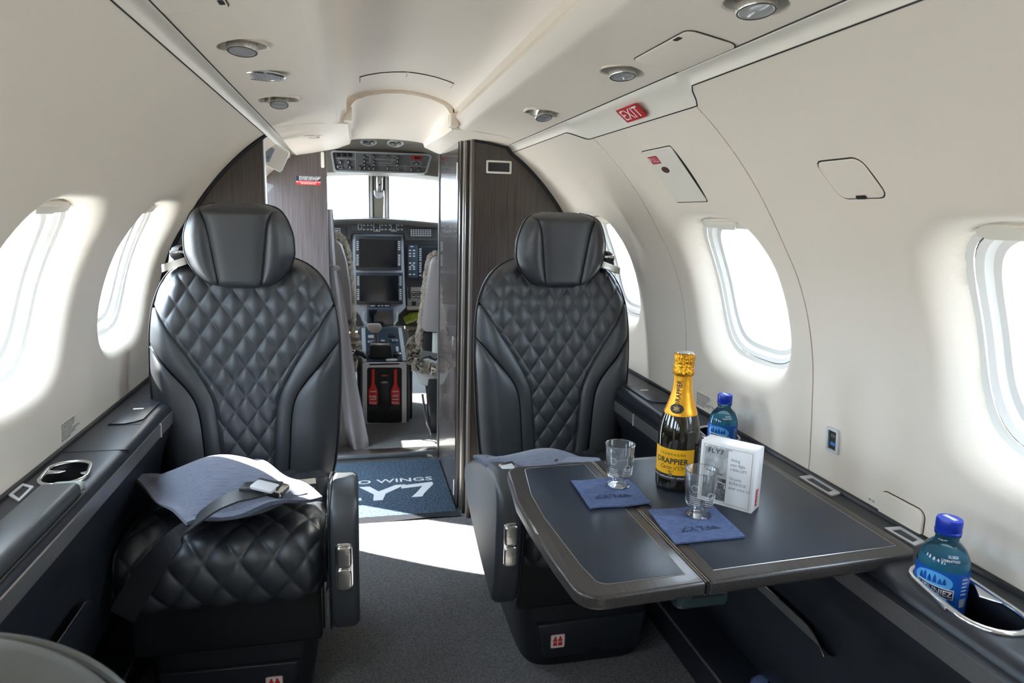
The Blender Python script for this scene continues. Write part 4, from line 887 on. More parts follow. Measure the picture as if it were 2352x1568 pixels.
def cup(label, c):
    o = thing('plastic_cup', label, 'cup', (c[0], c[1], TS+.003), 'clear plastic cups'); z0 = TS+.0034
    outer = [(.0, .0), (.0185, .0), (.0195, .001), (.0185, .0022), (.0105, .0035), (.0095, .006), (.0095, .0125), (.0115, .0145), (.0175, .016), (.0205, .019), (.0218, .024), (.0250, .0738), (.0256, .0745), (.0250, .0752), (.0242, .0745)]
    inner = [(.0242, .0745), (.0210, .025), (.0196, .0205), (.0165, .0182), (0, .0178)]
    obj('cup_wall', *lathe(outer+inner, (c[0], c[1], z0), 44), CUP, o)
    obj('rim', *tube([(c[0]+.0251*math.cos(a), c[1]+.0251*math.sin(a), z0+.0746) for a in lin(0, 2*math.pi*39/40, 40)], .0008, True, 6), CUP, o)
    obj('foot_rim', *tube([(c[0]+.0190*math.cos(a), c[1]+.0190*math.sin(a), z0+.0012) for a in lin(0, 2*math.pi*39/40, 40)], .0009, True, 6), CUP, o)
    def wrap(x, y, n=0): a = math.pi*1.42+x/.0235; r = .0219+(y-.024)*.0645+.0003+n; return np.array((c[0]+r*math.cos(a), c[1]+r*math.sin(a), z0+y))
    for i, r in enumerate(('ENJOY RESPONSIBLY', 'PLEASE RECYCLE', 'FIVE STARS TWO WINGS', 'SERVE CHILLED', 'THANK YOU')):
        pass
    for k, xo in enumerate((-.014, .012, .032)):
        obj('etched_mark', *tube([wrap(xo+.0055*math.cos(a), .050-.012*(k % 2)+.0055*math.sin(a)) for a in lin(0, 5.9, 18)], .00022, True, 4), PWHITE, o)
        for i in range(5): obj('etched_line', *tube([wrap(xo-.009+j*.018/6, .036-i*.0031) for j in range(7)], .00025, False, 4), PWHITE, o)
cup('clear plastic footed cup standing left of the champagne bottle', (.300, 1.048)); cup('clear plastic footed cup standing in front of the white box', (.381, .914))

# champagne half bottle
BC = (.404, 1.040); bt = thing('champagne_bottle', 'dark champagne half bottle with yellow label and gold foil neck', 'bottle', (*BC, TS))
BP = [(0, .001), (.030, .0), (.0345, .003), (.0355, .010), (.0355, .092), (.0345, .106), (.0315, .121), (.027, .136), (.0222, .150), (.0185, .163), (.0160, .176), (.0150, .190), (.0148, .205), (.0152, .214), (.0158, .218), (.0158, .228), (0, .229)]
bpr = spline([(z, r) for r, z in BP[1:-1]])
obj('glass_body', *lathe([(0, .001)]+[(bpr(z), z) for z in lin(0, .15, 50)], (*BC, TS), 48), BOTTLE, bt)
foil = [(bpr(z)+.0006, z) for z in lin(.134, .199, 26)]
obj('neck_foil', *lathe([(bpr(.132), .131)]+foil+[(.0158, .201)], (*BC, TS), 48, wob=lambda a, z: .012*math.sin(3*a+40*z)*(1 if z > .19 else .25)), FOIL, bt)
cork = [(.0150, .198), (.0172, .201), (.0178, .204), (.0176, .208), (.0166, .211), (.0168, .222), (.0172, .229), (.0170, .234), (.0150, .2365), (.008, .2375), (0, .2375)]
obj('foil_cap', *lathe(cork, (*BC, TS), 72, wob=lambda a, z: .028*math.sin(18*a)+.02*math.sin(7*a+90*z)), FOILC, bt)
obj('cap_disc', *lathe([(.0135, .2372), (.0132, .2382), (0, .2384)], (*BC, TS), 30), CHROME, bt)
obj('foil_collar', *lathe([(.0174, .2005), (.0182, .203), (.0180, .2075), (.0170, .2105)], (*BC, TS), 60, wob=lambda a, z: .02*math.sin(11*a)), FOILC, bt)
AF = math.atan2(CAM[1]-BC[1], CAM[0]-BC[0])-.27            # label side, turned roughly towards the aisle
def wrapb(x, z, n=0.0):
    r = bpr(z)+.0007+n; a = AF+x/.0355; return np.array((BC[0]+r*math.cos(a), BC[1]+r*math.sin(a), TS+z))
lb_ = obj('front_label', *grid(lambda a, z: wrapb(a, z), lin(-.040, .040, 30), lin(.031, .076, 8)), YELLOW, bt)
obj('label_band', *grid(lambda a, z: wrapb(a, z), lin(-.040, .040, 30), lin(.021, .031, 4)), PBLACK, bt)
wl = lambda x, y, n=0: wrapb(x, .050+y, .0004)
text('label_lettering', 'DRAPPIER', .0138, wl, PBLACK, bt, 'CENTER', .022, dy=.0045, sx=.93); text('label_lettering', 'C H A M P A G N E', .0056, wl, PBLACK, bt, 'CENTER', .0, dy=.0168)
text('label_script', "Carte d'Or", .0105, wl, PBLACK, bt, 'CENTER', -.004, .45, dy=-.0065, sx=.9); text('label_lettering', 'BRUT', .0036, wl, PBLACK, bt, 'CENTER', .01, dy=-.0135)
obj('label_crest', *prism([(math.cos(a)*(.0042 if i % 2 else .0028), -.0185+math.sin(a)*(.0036 if i % 2 else .0024)) for i, a in enumerate(lin(0, 2*math.pi*15/16, 16))], wl, 0, .0001), GOLDP, bt, smooth=0)
text('label_lettering', 'DRAPPIER CHAMPAGNE BRUT - URVILLE - FRANCE', .0034, wl, PWHITE, bt, 'CENTER', .01, dy=-.0243)
wn_ = lambda x, y, n=0: wrapb(y*.0355/.0165*-1, .163+x, .0010)
text('neck_lettering', 'DRAPPIER', .0115, lambda x, y, n=0: wrapb(-(y)*.0355/bpr(.165+x), .170+x, .0012), PBLACK, bt, 'CENTER', .018, sx=.85)
we = lambda x, y, n=0: wrapb(x*.0355/bpr(.1375+y), .1445+y, .0011)
obj('neck_medallion', *prism(ell(.0125, .0078, 28), we, 0, .0002), PBLACK, bt, smooth=0)
obj('neck_crest', *prism([(math.cos(a)*(.0062 if i % 3 else .0036), math.sin(a)*(.0058 if i % 3 else .0034)) for i, a in enumerate(lin(0, 2*math.pi*17/18, 18))], lambda x, y, n=0: wrapb(x*.0355/bpr(.1445+y), .1445+y, .0018), 0, .0001), GOLDP, bt, smooth=0)
# biscuit box
bx_ = thing('biscuit_box', 'white card box with a grey aircraft photograph on its front', 'box', (.457, .943, TS))
fo = np.array((.4125, .978, TS)); fx = np.array((.470, .9075, TS))-fo; Wb = float(np.linalg.norm(fx)); fm = frame_of(fo, fx, (0, 0, 1))
Db, Hb = .038, .104
obj('carton', *prism([(0, 0), (Wb, 0), (Wb, -Db), (0, -Db)], lambda a, b, c=0: fm(a, c, b), 0, Hb, .0016, 2), BOX, bx_)
k_ = lambda x, y, n=0: fm(x, y, n+.0003)
obj('gold_border', *ringstrip(rrect(Wb-.010, Hb-.010, .0006, 1, Wb/2, Hb/2), rrect(Wb-.0112, Hb-.0112, .0006, 1, Wb/2, Hb/2), k_, 0, .0002), GOLDP, bx_, smooth=0)
obj('photo_sky', *prism([(.0075, .046), (.0465, .046), (.0465, Hb-.0085), (.0075, Hb-.0085)], k_, 0, .0002), SKYP, bx_, smooth=0)
obj('photo_ground', *prism([(.0075, .008), (.0465, .008), (.0465, .046), (.0075, .046)], k_, 0, .0002), GNDP, bx_, smooth=0)
for pts, m in (([(.012, .057), (.040, .053), (.040, .0515), (.012, .0555)], PBLACK), ([(.018, .055), (.0185, .055), (.024, .044), (.0232, .044)], PBLACK), ([(.0335, .053), (.034, .053), (.029, .044), (.0285, .044)], PBLACK), ([(.016, .046), (.023, .0495), (.030, .0475), (.034, .043), (.033, .038), (.024, .036), (.017, .039)], PGREY), ([(.033, .0405), (.046, .0385), (.046, .0375), (.033, .0390)], PWHITE), ([(.044, .036), (.0455, .036), (.0455, .030), (.044, .030)], PWHITE)):
    obj('aircraft_print', *prism(pts, lambda x, y, n=0: fm(x, y, n+.0006), 0, .0001), m, bx_, smooth=0)
obj('aircraft_print', *prism(ell(.0042, .0042, 20, .0245, .042), lambda x, y, n=0: fm(x, y, n+.0008), 0, .0001), PBLACK, bx_, smooth=0)
k2 = lambda x, y, n=0: fm(x, y, n+.0007)
text('box_logo', 'FLY7', .0115, k2, PBLACK, bx_, 'LEFT', .005, dx=.013, dy=.0895, sx=1.12); text('box_lettering', 'FIVE STARS TWO WINGS', .0034, k2, PBLACK, bx_, 'LEFT', .005, dx=.0125, dy=.0965, sx=1.05)
obj('wing_mark', *prism([(.0085, .0925), (.0128, .0925), (.0120, .0870)], k2, 0, .0001), PGREY, bx_, smooth=0)
for i, r in enumerate(('Giving', 'your flight', 'a little LIFT', '', 'Un petit', 'BONHEUR', 'pour votre vol')):
    if r: text('box_lettering', r, .0066, k2, PGREY, bx_, 'LEFT', .006, dx=.0515, dy=.0815-.0078*i, sx=.9)
sm = lambda x, y, n=0: fm(Wb+.0003+n, y, -x)
obj('red_label', *prism([(.014, .008), (.0235, .008), (.0235, .036), (.014, .036)], sm, 0, .0003), SIGNRED, bx_, smooth=0)
text('label_script', 'Kambly', .0078, lambda x, y, n=0: sm(.019-y, .022+x, .0006), PWHITE, bx_, 'CENTER', .005, .35)
text('side_lettering', 'FIVE STARS TWO WINGS', .0026, lambda x, y, n=0: sm(.019-y, .066+x, .0004), DOORPL, bx_, 'CENTER')
# water bottles
def cpatch(w, h, cx, cy, fn, n=12): return grid(lambda a, b: fn(cx+a*w, cy+b*h), lin(-.5, .5, n), lin(-.5, .5, 3))
def cdisc(rx, ry, cx, cy, fn, n=24): V, Fc = grid(lambda a, r: fn(cx+rx*r*math.cos(a), cy+ry*r*math.sin(a)), lin(0, 2*math.pi*(n-1)/n, n), (.02, .35, .7, 1.0), True); return V, Fc
def water(label, c, z0):
    o = thing('water_bottle', label, 'bottle', (c[0], c[1], z0), 'blue water bottles')
    P_ = [(.0, .002), (.022, .0), (.0285, .004), (.0305, .012), (.0308, .105), (.0302, .113), (.0280, .121), (.0235, .130), (.0175, .1365), (.0140, .1405), (.0136, .146), (.0155, .1475), (.0155, .149), (.0135, .150)]
    pr = spline([(z, r) for r, z in P_[1:]])
    obj('bottle_wall', *lathe(P_, (c[0], c[1], z0), 44), BLUEPET, o)
    obj('water_fill', *lathe([(0, .003)]+[(pr(z)-.0012, z) for z in lin(.003, .118, 20)]+[(0, .1185)], (c[0], c[1], z0), 36), WATER, o)
    cp = obj('screw_cap', *lathe([(.0142, .1495), (.0158, .150), (.0160, .153), (.0152, .1535), (.0155, .154), (.0156, .167), (.0148, .1695), (0, .170)], (c[0], c[1], z0), 60, wob=lambda a, z: .008*math.sin(30*a) if .154 < z < .167 else 0), CAPB, o)
    obj('cap_tag', *boxg(c[0]-.0030, c[0]+.0035, c[1]-.009, c[1]+.009, z0+.1698, z0+.1704), SILVER, cp)
    A0 = math.atan2(CAM[1]-c[1], CAM[0]-c[0])
    def wr(x, z, n=0): r = pr(z)+.0006+n; a = A0+x/.031; return np.array((c[0]+r*math.cos(a), c[1]+r*math.sin(a), z0+z))
    obj('paper_label', *grid(lambda a, z: wr(a, z), lin(-.0965, .0965, 60), lin(.040, .106, 5)), LABELB, o)
    obj('label_glow', *cdisc(.024, .013, -.010, .091, lambda x, y: wr(x, y, .0003)), LABELL, o, smooth=0)
    for i, (dx, h) in enumerate(((-.024, .010), (-.019, .013), (-.013, .010), (-.007, .012), (-.001, .008), (.004, .009))): obj('label_trees', *prism([(dx-.0025, .089), (dx+.0025, .089), (dx+.0016, .089+h*.6), (dx, .089+h), (dx-.0016, .089+h*.6)], lambda x, y, n=0: wr(x, y, .0005), 0, .0001), LABELB, o, smooth=0)
    obj('label_box', *cpatch(.044, .0135, -.006, .079, lambda x, y: wr(x, y-.12*(x+.006), .0006)), PWHITE, o, smooth=0)
    obj('label_box', *cpatch(.042, .0115, -.006, .079, lambda x, y: wr(x, y-.12*(x+.006), .0008)), LABELN, o, smooth=0)
    text('label_lettering', 'HENNIEZ', .0108, lambda x, y, n=0: wr(x-.006, .0788+y-.12*x, .0010), PWHITE, o, 'CENTER', .02, sx=.88)
    for i in range(5): obj('label_fine_print', *prism(rrect(.009, .0012, .0002, 1, .030, .098-i*.0052), lambda x, y, n=0: wr(x, y, .0004), 0, .0001), PWHITE, o, smooth=0)
    for i in range(6): obj('bar_code', *prism(rrect(.0008, .012, .0002, 1, .026+i*.0017, .065), lambda x, y, n=0: wr(x, y, .0004), 0, .0001), PWHITE, o, smooth=0)
    text('date_stamp', '02.2023', .0044, lambda x, y, n=0: wr(x+.012, .1265+y, .0003), PWHITE, o); text('date_stamp', 'L2086479302', .0044, lambda x, y, n=0: wr(x+.009, .1215+y, .0003), PWHITE, o)
water('blue water bottle with blue label in the near cup holder', (.621, .692), .534); water('blue water bottle half hidden behind the white box', (.642, 1.298), .542)

# ------------------------------------------------------------------ cockpit
def pbox(px0, py0, px1, py1, Y, dep, bev=.002, tilt=0):
    """a box whose front face is measured on the plane at distance Y."""
    xm, ym = (px0+px1)/2, (py0+py1)/2; x0, x1 = atY(px0, ym, Y)[0], atY(px1, ym, Y)[0]; z1, z0 = atY(xm, py0, Y)[2], atY(xm, py1, Y)[2]
    return boxg(x0, x1, Y, Y+dep, z0, z1, bev)
def pframe(px0, py0, px1, py1, Y, w, h0=.0, h1=.004, r=.003):
    xm, ym = (px0+px1)/2, (py0+py1)/2; x0, x1 = atY(px0, ym, Y)[0], atY(px1, ym, Y)[0]; z1, z0 = atY(xm, py0, Y)[2], atY(xm, py1, Y)[2]
    mp = frame_of(((x0+x1)/2, Y, (z0+z1)/2), (1, 0, 0), (0, 0, 1)); return ringstrip(rrect(x1-x0, z1-z0, r), rrect(x1-x0-2*w, z1-z0-2*w, max(r-w, .0008)), mp, -h0, h1)
def pprism(pts, Y, dep, bev=0.0): return prism([tuple(atY(x, y, Y)[[0, 2]]) for x, y in pts], lambda a, b, c=0: np.array((a, Y+c, b)), 0, dep, bev)
def keys(name, cells, Y, m, par, d=.004):
    tag(obj(name, *join(*[pbox(x-w/2, y-h/2, x+w/2, y+h/2, Y-d, d, 0) for x, y, w, h in cells]), m, par, smooth=0), kind='stuff')
ck = obj('wall_cockpit', *join(boxg(-.80, -.74, 2.95, 4.6, .0, .88), boxg(.74, .80, 2.95, 4.6, 0, .88), boxg(-.8, .8, 4.55, 4.6, 0, .98), boxg(-.80, -.74, 2.95, 3.52, .88, 1.45), boxg(.74, .80, 2.95, 3.40, .88, 1.45), boxg(.212, .76, 2.93, 2.96, 0, 1.45)), PANELG, smooth=0); tag(ck, 'grey cockpit side walls', kind='structure')  # unseen left wall lengthened forward to keep stray sun off the mat
HY = [(2.955, 1.392), (3.05, 1.392), (3.20, 1.388), (3.37, 1.372), (3.40, 1.34), (3.43, 1.275), (3.60, 1.268), (3.85, 1.276), (4.02, 1.284), (4.06, 1.32)]
hd = obj('ceiling', *grid(lambda x, i: (x, HY[i][0], HY[i][1]-.13*x*x-.02*abs(x)), lin(-.76, .76, 41), range(len(HY))), HEADER, smooth=50); tag(hd, 'beige cockpit headliner above the windscreen', kind='structure')
obj('outer_roof', *grid(lambda x, Y: (x, Y, 1.47-.35*x*x), lin(-.8, .8, 12), (2.93, 4.1)), HEADER, hd)
for px in (847, 908):
    g = thing('air_gasper', 'round chrome air outlet on the %s of the cockpit headliner' % ('left' if px < 880 else 'right'), 'air outlet', tuple(atY(px, 336, 3.14)))
    c = atY(px, 336, 3.14); c[2] = 1.3895-.13*c[0]**2-.02*abs(c[0])-.004
    obj('rim', *lathe([(.034, -.004), (.036, .004), (.031, .008), (.026, .004)], c, 32, axis=(0, -.35, -1)), SILVER, g); obj('nozzle', *lathe([(.026, .003), (.022, -.010), (.013, -.014), (.010, -.002), (.0, .000)], c, 28, axis=(0, -.35, -1)), STEEL, g); obj('throat', *lathe([(.0225, -.006), (.014, -.012)], c, 24, axis=(0, -.35, -1)), BLACK, g)
# windscreen post and panes
ps = obj('trim_4', *prism([(-.033, 1.30), (.035, 1.30), (.024, 1.03), (-.030, 1.03)], mpy(4.0), 0, .04, .006), HEADER, smooth=30); tag(ps, 'beige windscreen centre post', kind='structure')
for k, x0, x1 in ((20, -.66, -.033), (21, .035, .66)):
    w = thing('window_%d' % k, 'bright cockpit windscreen pane %s of the centre post' % ('left' if x0 < 0 else 'right'), None, ((x0+x1)/2, 4.05, 1.03), kind='structure')
    mp = mpy(4.03); o1 = [(x0, 1.02), (x1, 1.02), (x1, 1.31), (x0, 1.31)]
    obj('pane', *prism(o1, mp, 0, .003), PANE, w)
    xi = x1 if x0 < 0 else x0; sg_ = -1 if x0 < 0 else 1
    obj('pane_frame', *boxg(*sorted((xi, xi+sg_*.018)), 4.0, 4.03, 1.03, 1.305, .003), WHITE, w); obj('pane_seal', *boxg(*sorted((xi+sg_*.018, xi+sg_*.023)), 3.998, 4.03, 1.03, 1.303), GAP, w); obj('pane_seal', *boxg(*sorted((xi+sg_*.001, xi-sg_*.003)), 3.997, 4.03, 1.03, 1.303), GAP, w)
portal((0, 4.09, 1.17), (0, -1, -.1), 1.3, .28)
for sx in (-1, 1): portal((sx*.81, 3.75, 1.07), (-sx, 0, 0), .7, .36)
cp_ = thing('compass', 'silver standby compass hanging on the windscreen post', 'compass', tuple(atY(870, 470, 3.93)))
body = [(868, 398), (874, 398), (877.5, 408), (878, 440), (876, 452), (864.5, 452), (864, 440), (864.5, 408)]
obj('stem', *pprism([(866, 396), (875, 396), (878.5, 404), (879, 425), (877, 446), (866, 446), (864.5, 425), (865, 404)], 3.93, .05, .006), CHROME, cp_); obj('housing', *pprism([(859, 436), (866, 441), (878, 441), (882, 436), (881, 448), (876, 455), (866, 455), (860, 448)], 3.925, .05, .004), SILVER, cp_); obj('knob', *pprism([(869, 422), (875, 422), (872, 427)], 3.926, .004), BLACK, cp_)
# overhead switch panel
ov = thing('overhead_panel', 'grey overhead switch panel with toggles and a red square', 'switch panel', tuple(atY(875, 396, 3.36)))
OY = 3.36
obj('panel_plate', *pprism([(766, 349), (984, 357), (988, 361), (978, 395), (973, 397), (774, 392), (769, 389), (764, 353)], OY, .02), OVHD, ov)
a_ = [(763, 346), (985, 354), (991, 360), (980, 397), (974, 400), (772, 396), (766, 392), (759, 351)]; b_ = [(767, 349.5), (983, 357.5), (987, 361), (977, 394), (972, 396.5), (774, 391.5), (770, 388), (764, 353)]
obj('panel_bezel', *ringstrip([tuple(atY(x, y, OY)[[0, 2]]) for x, y in a_], [tuple(atY(x, y, OY)[[0, 2]]) for x, y in b_], lambda a, b, c=0: np.array((a, OY-c, b)), 0, .014), SILVER, ov)
for x, y, l in ((782, 372, 7), (800, 372, 7), (776, 382, 7), (804, 384, 8), (827, 385, 8), (837, 360, 6), (837, 370, 6), (837, 378, 6), (837, 386, 7), (848, 386, 7), (858, 387, 7), (859, 359, 7), (859, 371, 6), (859, 378, 6), (892, 361, 6), (890, 387, 8), (913, 362, 6), (913, 370, 6), (912, 379, 7), (945, 389, 8), (962, 390, 8), (956, 376, 7)):
    ts = obj('toggle_switch', *pbox(x-.9, y-l/2, x+.9, y+l/2, OY-.018, .016, .001), CHROME, ov); obj('switch_collar', *pbox(x-2.2, y-l/2-1.5, x+2.2, y-l/2+2, OY-.004, .004, .001), BLACK, ov)
for x in (777, 790, 803): obj('rocker_switch', *pbox(x-4.5, 351, x+4.5, 360, OY-.006, .006, .001), BLACK, ov)
for x0, y0, x1, y1 in ((778, 381, 786, 388), (791, 378, 798, 384), (896, 387, 904, 395), (907, 388, 915, 395)): obj('guard', *pframe(x0, y0, x1, y1, OY, .002, 0, .012), SILVER, ov)
obj('red_square', *pbox(946, 358, 969, 367, OY-.003, .003, 0), RED, ov)
for k in (-3, 3): obj('red_knob', *pbox(958+k-2, 360, 958+k+2, 365, OY-.012, .01, .002), BLACK, ov)
lines = [(816, 349, 816.8, 390), (768, 364, 816, 364.6), (840, 356, 849, 356.8), (849, 356, 849.8, 373), (840, 372.5, 849, 373.2), (861, 366, 910, 366.7), (861, 374, 900, 374.6), (900, 358, 900.8, 375), (892, 358, 911, 358.7), (858, 379.5, 925, 380), (930, 380, 930.6, 393), (925, 382, 986, 382.6), (944, 371, 967, 371.6), (944, 379, 967, 379.6), (967, 371, 967.6, 379.6), (944, 371, 944.6, 379.6), (850, 351.5, 895, 353)]
tag(obj('panel_markings', *join(*[pbox(*l, OY-.0012, .001, 0) for l in lines]), PWHITE, ov, smooth=0), kind='stuff')
# instrument panel
ip = thing('instrument_panel', 'grey cockpit instrument panel with two large dark displays', 'instrument panel', (0, 3.85, .5))
IY = 3.85
obj('panel_board', *boxg(-.72, .72, 3.88, 3.93, .45, 1.03), PANELG, ip)
V, Fc = grid(lambda x, i: (x, [3.78, 3.72, 3.715, 3.74, 3.83][i], [1.052, 1.050, 1.040, 1.026, 1.018][i]-.10*x*x-.02*abs(x)), lin(-.7, .7, 41), range(5)); obj('glareshield_lip', V, Fc, mat('glareshield_grey', (.16, .155, .145), .5), ip)
V, Fc = grid(lambda x, i: (x, [3.78, 4.1][i], [1.052, 1.035][i]-.10*x*x-.02*abs(x)), lin(-.7, .7, 41), range(2)); obj('glareshield_top', V, Fc, PANELG, ip)
obj('upper_fascia', *pprism([(740, 503), (800, 500), (870, 499), (940, 503), (1020, 514), (1020, 552), (932, 551), (928, 536), (808, 536), (803, 550), (740, 548)], 3.80, .03, .002), PANELG, ip)
mcp = obj('mode_panel', *pbox(807, 510, 929, 533, 3.79, .02, .002), mat('mode_panel_dark', (.05, .05, .052), .5), ip)
keys('mode_keys', [(x, y, 4, 2) for x in (836, 845, 853, 878, 886, 895, 915, 923) for y in (517, 527)]+[(866, 528, 4, 2), (904, 528, 4, 2)], 3.79, PWHITE, mcp)
for r in ((822, 514.5, 831, 527), (858, 513, 873, 531), (898, 513.5, 911, 531)): obj('mode_frame', *pframe(*r, 3.789, .0022, 0, .002, .001), PWHITE, mcp)
for x in (849, 866, 887): obj('mode_knob', *lathe([(.007, 0), (.007, .012), (.005, .014), (0, .014)], atY(x, 517, 3.79), 14, axis=(0, -1, 0)), BLACK, mcp)
for x0, x1, nm in ((748, 797, 'left'), (940, 1004, 'right')):
    y0, y1 = (521, 542) if nm == 'left' else (524, 545)
    kp = obj('keypad', *pbox(x0, y0, x1, y1, 3.79, .012, .003), mat('keypad_dark', (.045, .045, .047), .5), ip)
    keys('keypad_keys', [(x0+5+i*5.4, y0+4+j*4.4, 3.6, 1.8) for i in range(int((x1-x0-18)/5.4)+1) for j in range(4)], 3.79, PWHITE, kp)
    obj('keypad_knob', *lathe([(.008, 0), (.008, .012), (0, .013)], atY(x1-7, y0+6, 3.79), 16, axis=(0, -1, 0)), BLACK, kp)
# centre stack surround (silver)
obj('stack_surround', *pprism([(810, 537), (926, 537), (929, 640), (932, 706), (916, 722), (908, 748), (908, 800), (838, 800), (836, 748), (826, 724), (811, 706), (811, 640)], 3.83, .05, .003), PANELS, ip)
def display(name, px0, py0, px1, py1, sx0, sy0, sx1, sy1, Y, par, rows):
    d = obj(name, *pbox(px0, py0, px1, py1, Y, .02, .003), mat(name+'_bezel', (.035, .042, .052), .4), par); obj('screen_glass', *pbox(sx0, sy0, sx1, sy1, Y-.0012, .0012, 0), SCREEN, d)
    obj('screen_rim', *pframe(sx0-1, sy0-1, sx1+1, sy1+1, Y, .0022, 0, .002, .002), PANELG, d)
    cells = [(x, y, 5.2, 2.3) for x in ((px0+sx0)/2+.3, (px1+sx1)/2-.3) for y in rows]; keys('bezel_keys', cells, Y, PWHITE, d, .004)
    for x in (px0+3.5, px1-3.5):
        for y in (py0+3.5, py1-3.5): obj('bezel_screw', *lathe([(.003, 0), (.003, .0015), (0, .002)], atY(x, y, Y), 8, axis=(0, -1, 0)), BLACK, d)
    return d
display('upper_display', 816.5, 542, 922, 620, 825, 549, 912.5, 614.5, 3.81, ip, [555, 559.5, 564, 568.5, 573, 586, 590.5, 595, 599.5, 604, 608])
display('lower_display', 818, 626, 925.5, 699, 826.5, 632, 915, 692, 3.81, ip, [636, 640.5, 645, 649.5, 654, 665, 669.5, 674, 678.5, 683, 687])
obj('display_foot', *pbox(849, 699.5, 897, 704, 3.80, .02, .001), BLACK, ip); keys('foot_keys', [(856, 702, 11, 1.5), (870, 702, 5, 1.5), (878, 702, 5, 1.5), (889, 702, 10, 1.5)], 3.80, PWHITE, ip)
tcn = obj('touch_controller', *pbox(843, 706, 904, 749, 3.79, .03, .004), mat('touch_bezel', (.06, .09, .14), .4), ip); obj('screen_glass', *pbox(847, 711, 901, 746, 3.7885, .0015, 0), SCREEN, tcn)
for k in (0, 1):
    pth = [(836, 716), (834, 722), (834, 736), (843, 745)] if k == 0 else [(910, 716), (912, 720), (912, 736), (905, 744)]
    obj('grab_handle', *tube([tuple(atY(x, y, 3.775)) for x, y in pth], .006, seg=8), SILVER, tcn)
# right side of the panel
rp = obj('radio_panel', *pbox(937, 562, 960, 638, 3.83, .02, .003), mat('radio_blue', (.05, .075, .11), .45), ip)
keys('radio_keys', [(942+i*9, y, 5, 2.5) for i in (0, 1) for y in (575, 582, 588, 604, 613, 618, 630)]+[(946, 566, 7, 2), (948, 609, 7, 2)], 3.83, PWHITE, rp)
for y in (596, 628): obj('radio_knob', *lathe([(.010, 0), (.010, .016), (.006, .018), (0, .018)], atY(950, y, 3.83), 16, axis=(0, -1, 0)), BLACK, rp)
display('side_display', 961, 562, 1060, 645, 969, 568, 1050, 640, 3.84, ip, [572, 577, 582, 587, 592, 597, 604, 609, 614, 619, 624, 632])
ap = obj('audio_panel', *pbox(936, 660, 985, 706, 3.85, .02, .002), mat('audio_panel_beige', (.30, .28, .25), .5), ip)
keys('audio_keys', [(951+i*9.5, 672+j*9, 7, 6) for i in range(4) for j in range(2)]+[(951, 697, 9, 9), (968, 697, 7, 10)], 3.85, BLACK, ap); keys('audio_slots', [(938.5, 672, 2, 26), (942, 672, 2.5, 30)], 3.85, BLACK, ap); keys('audio_lights', [(951+i*9.5, 672+j*9, 5, 1.5) for i in range(4) for j in range(2)], 3.845, PWHITE, ap)
obj('kneepad_shelf', *pbox(936, 706, 1010, 712, 3.80, .08, .002), mat('shelf_tan', (.35, .31, .24), .6), ip)
lg = thing('lime_tube', 'lime green cylinder below the right instrument panel', 'tube', tuple(atY(952, 728, 3.86))); obj('tube_body', *tube([tuple(atY(930, 736, 3.87)), tuple(atY(952, 726, 3.86)), tuple(atY(985, 716, 3.84))], [.022, .026, .024], seg=14), LIME, lg); obj('tube_collar', *tube([tuple(atY(944, 729.5, 3.865)), tuple(atY(948, 728, 3.86))], .0275, seg=14), LIME, lg)
pdl = obj('foot_panel', *pbox(930, 738, 1010, 800, 4.0, .03, .002), mat('foot_tan', (.22, .19, .14), .7), ip); 
for y in (745, 758, 772): obj('foot_rib', *pbox(930, y, 1010, y+3, 3.985, .015, .001), BLACK, ip)
# pedestal
pdz = thing('centre_pedestal', 'silver framed cockpit pedestal with two red pull handles', 'pedestal', (0, 3.4, .033))
side_out = [(3.385, .033), (3.385, .340), (3.755, .462), (3.785, .462), (3.785, .033)]
obj('pedestal_body', *prism(side_out, lambda a, b, c=0: np.array((c, a, b)), -.118, .122, .008), PANELG, pdz)
obj('pedestal_skirt', *prism([(3.43, .033), (3.43, .345), (3.72, .45), (3.785, .45), (3.785, .033)], lambda a, b, c=0: np.array((c, a, b)), -.135, .142, .01), mat('pedestal_flank', (.07, .07, .066), .5), pdz)
slope = frame_of((0, 3.570, .401), (1, 0, 0), (0, .37, .122))
obj('top_plate', *prism(rrect(.176, .35, .006, 3), slope, 0, .004), mat('pedestal_blue', (.035, .05, .07), .4), pdz)
for sx in (-1, 1): obj('side_rail', *prism(rrect(.020, .36, .004, 3, sx*.098, 0), slope, -.004, .008, .002), PANELS, pdz)
for x, y, w, h in ((-.055, .02, .035, .02), (.055, .03, .035, .02), (.0, .025, .02, .03), (-.06, -.05, .02, .018), (.07, -.06, .014, .05), (-.06, .08, .03, .03), (.05, .09, .04, .035)): obj('pedestal_switch', *prism(rrect(w, h, .003, 3, x, y), slope, .003, .009, .001), CONSOLE if w > .03 else SILVER, pdz)
for x, y in ((-.062, .02), (.062, .03)): obj('switch_outline', *ringstrip(rrect(.030, .018, .003, 3, x, y), rrect(.025, .013, .002, 3, x, y), slope, .009, .010), PWHITE, pdz)
for i in range(4): obj('pedestal_knob', *lathe([(.008, 0), (.008, .018), (.005, .020), (0, .020)], slope((-.075, -.05, .055, .075)[i], -.13+.008*(i % 2), .003), 12, axis=(0, -.43, .9)), CHROME if i % 2 else BLACK, pdz)
th = obj('throttle_box', *pprism([(850, 793), (898, 793), (901, 823), (847, 823)], 3.42, .08, .006), BLACK, pdz); obj('throttle_gate', *pprism([(853, 788), (893, 788), (897, 795), (849, 795)], 3.43, .06, .004), CHROME, pdz)
obj('throttle_stalk', *tube([tuple(atY(866, 792, 3.48)), tuple(atY(864, 775, 3.49)), tuple(atY(862, 762, 3.49))], [.010, .008, .012], seg=10), PANELG, pdz)
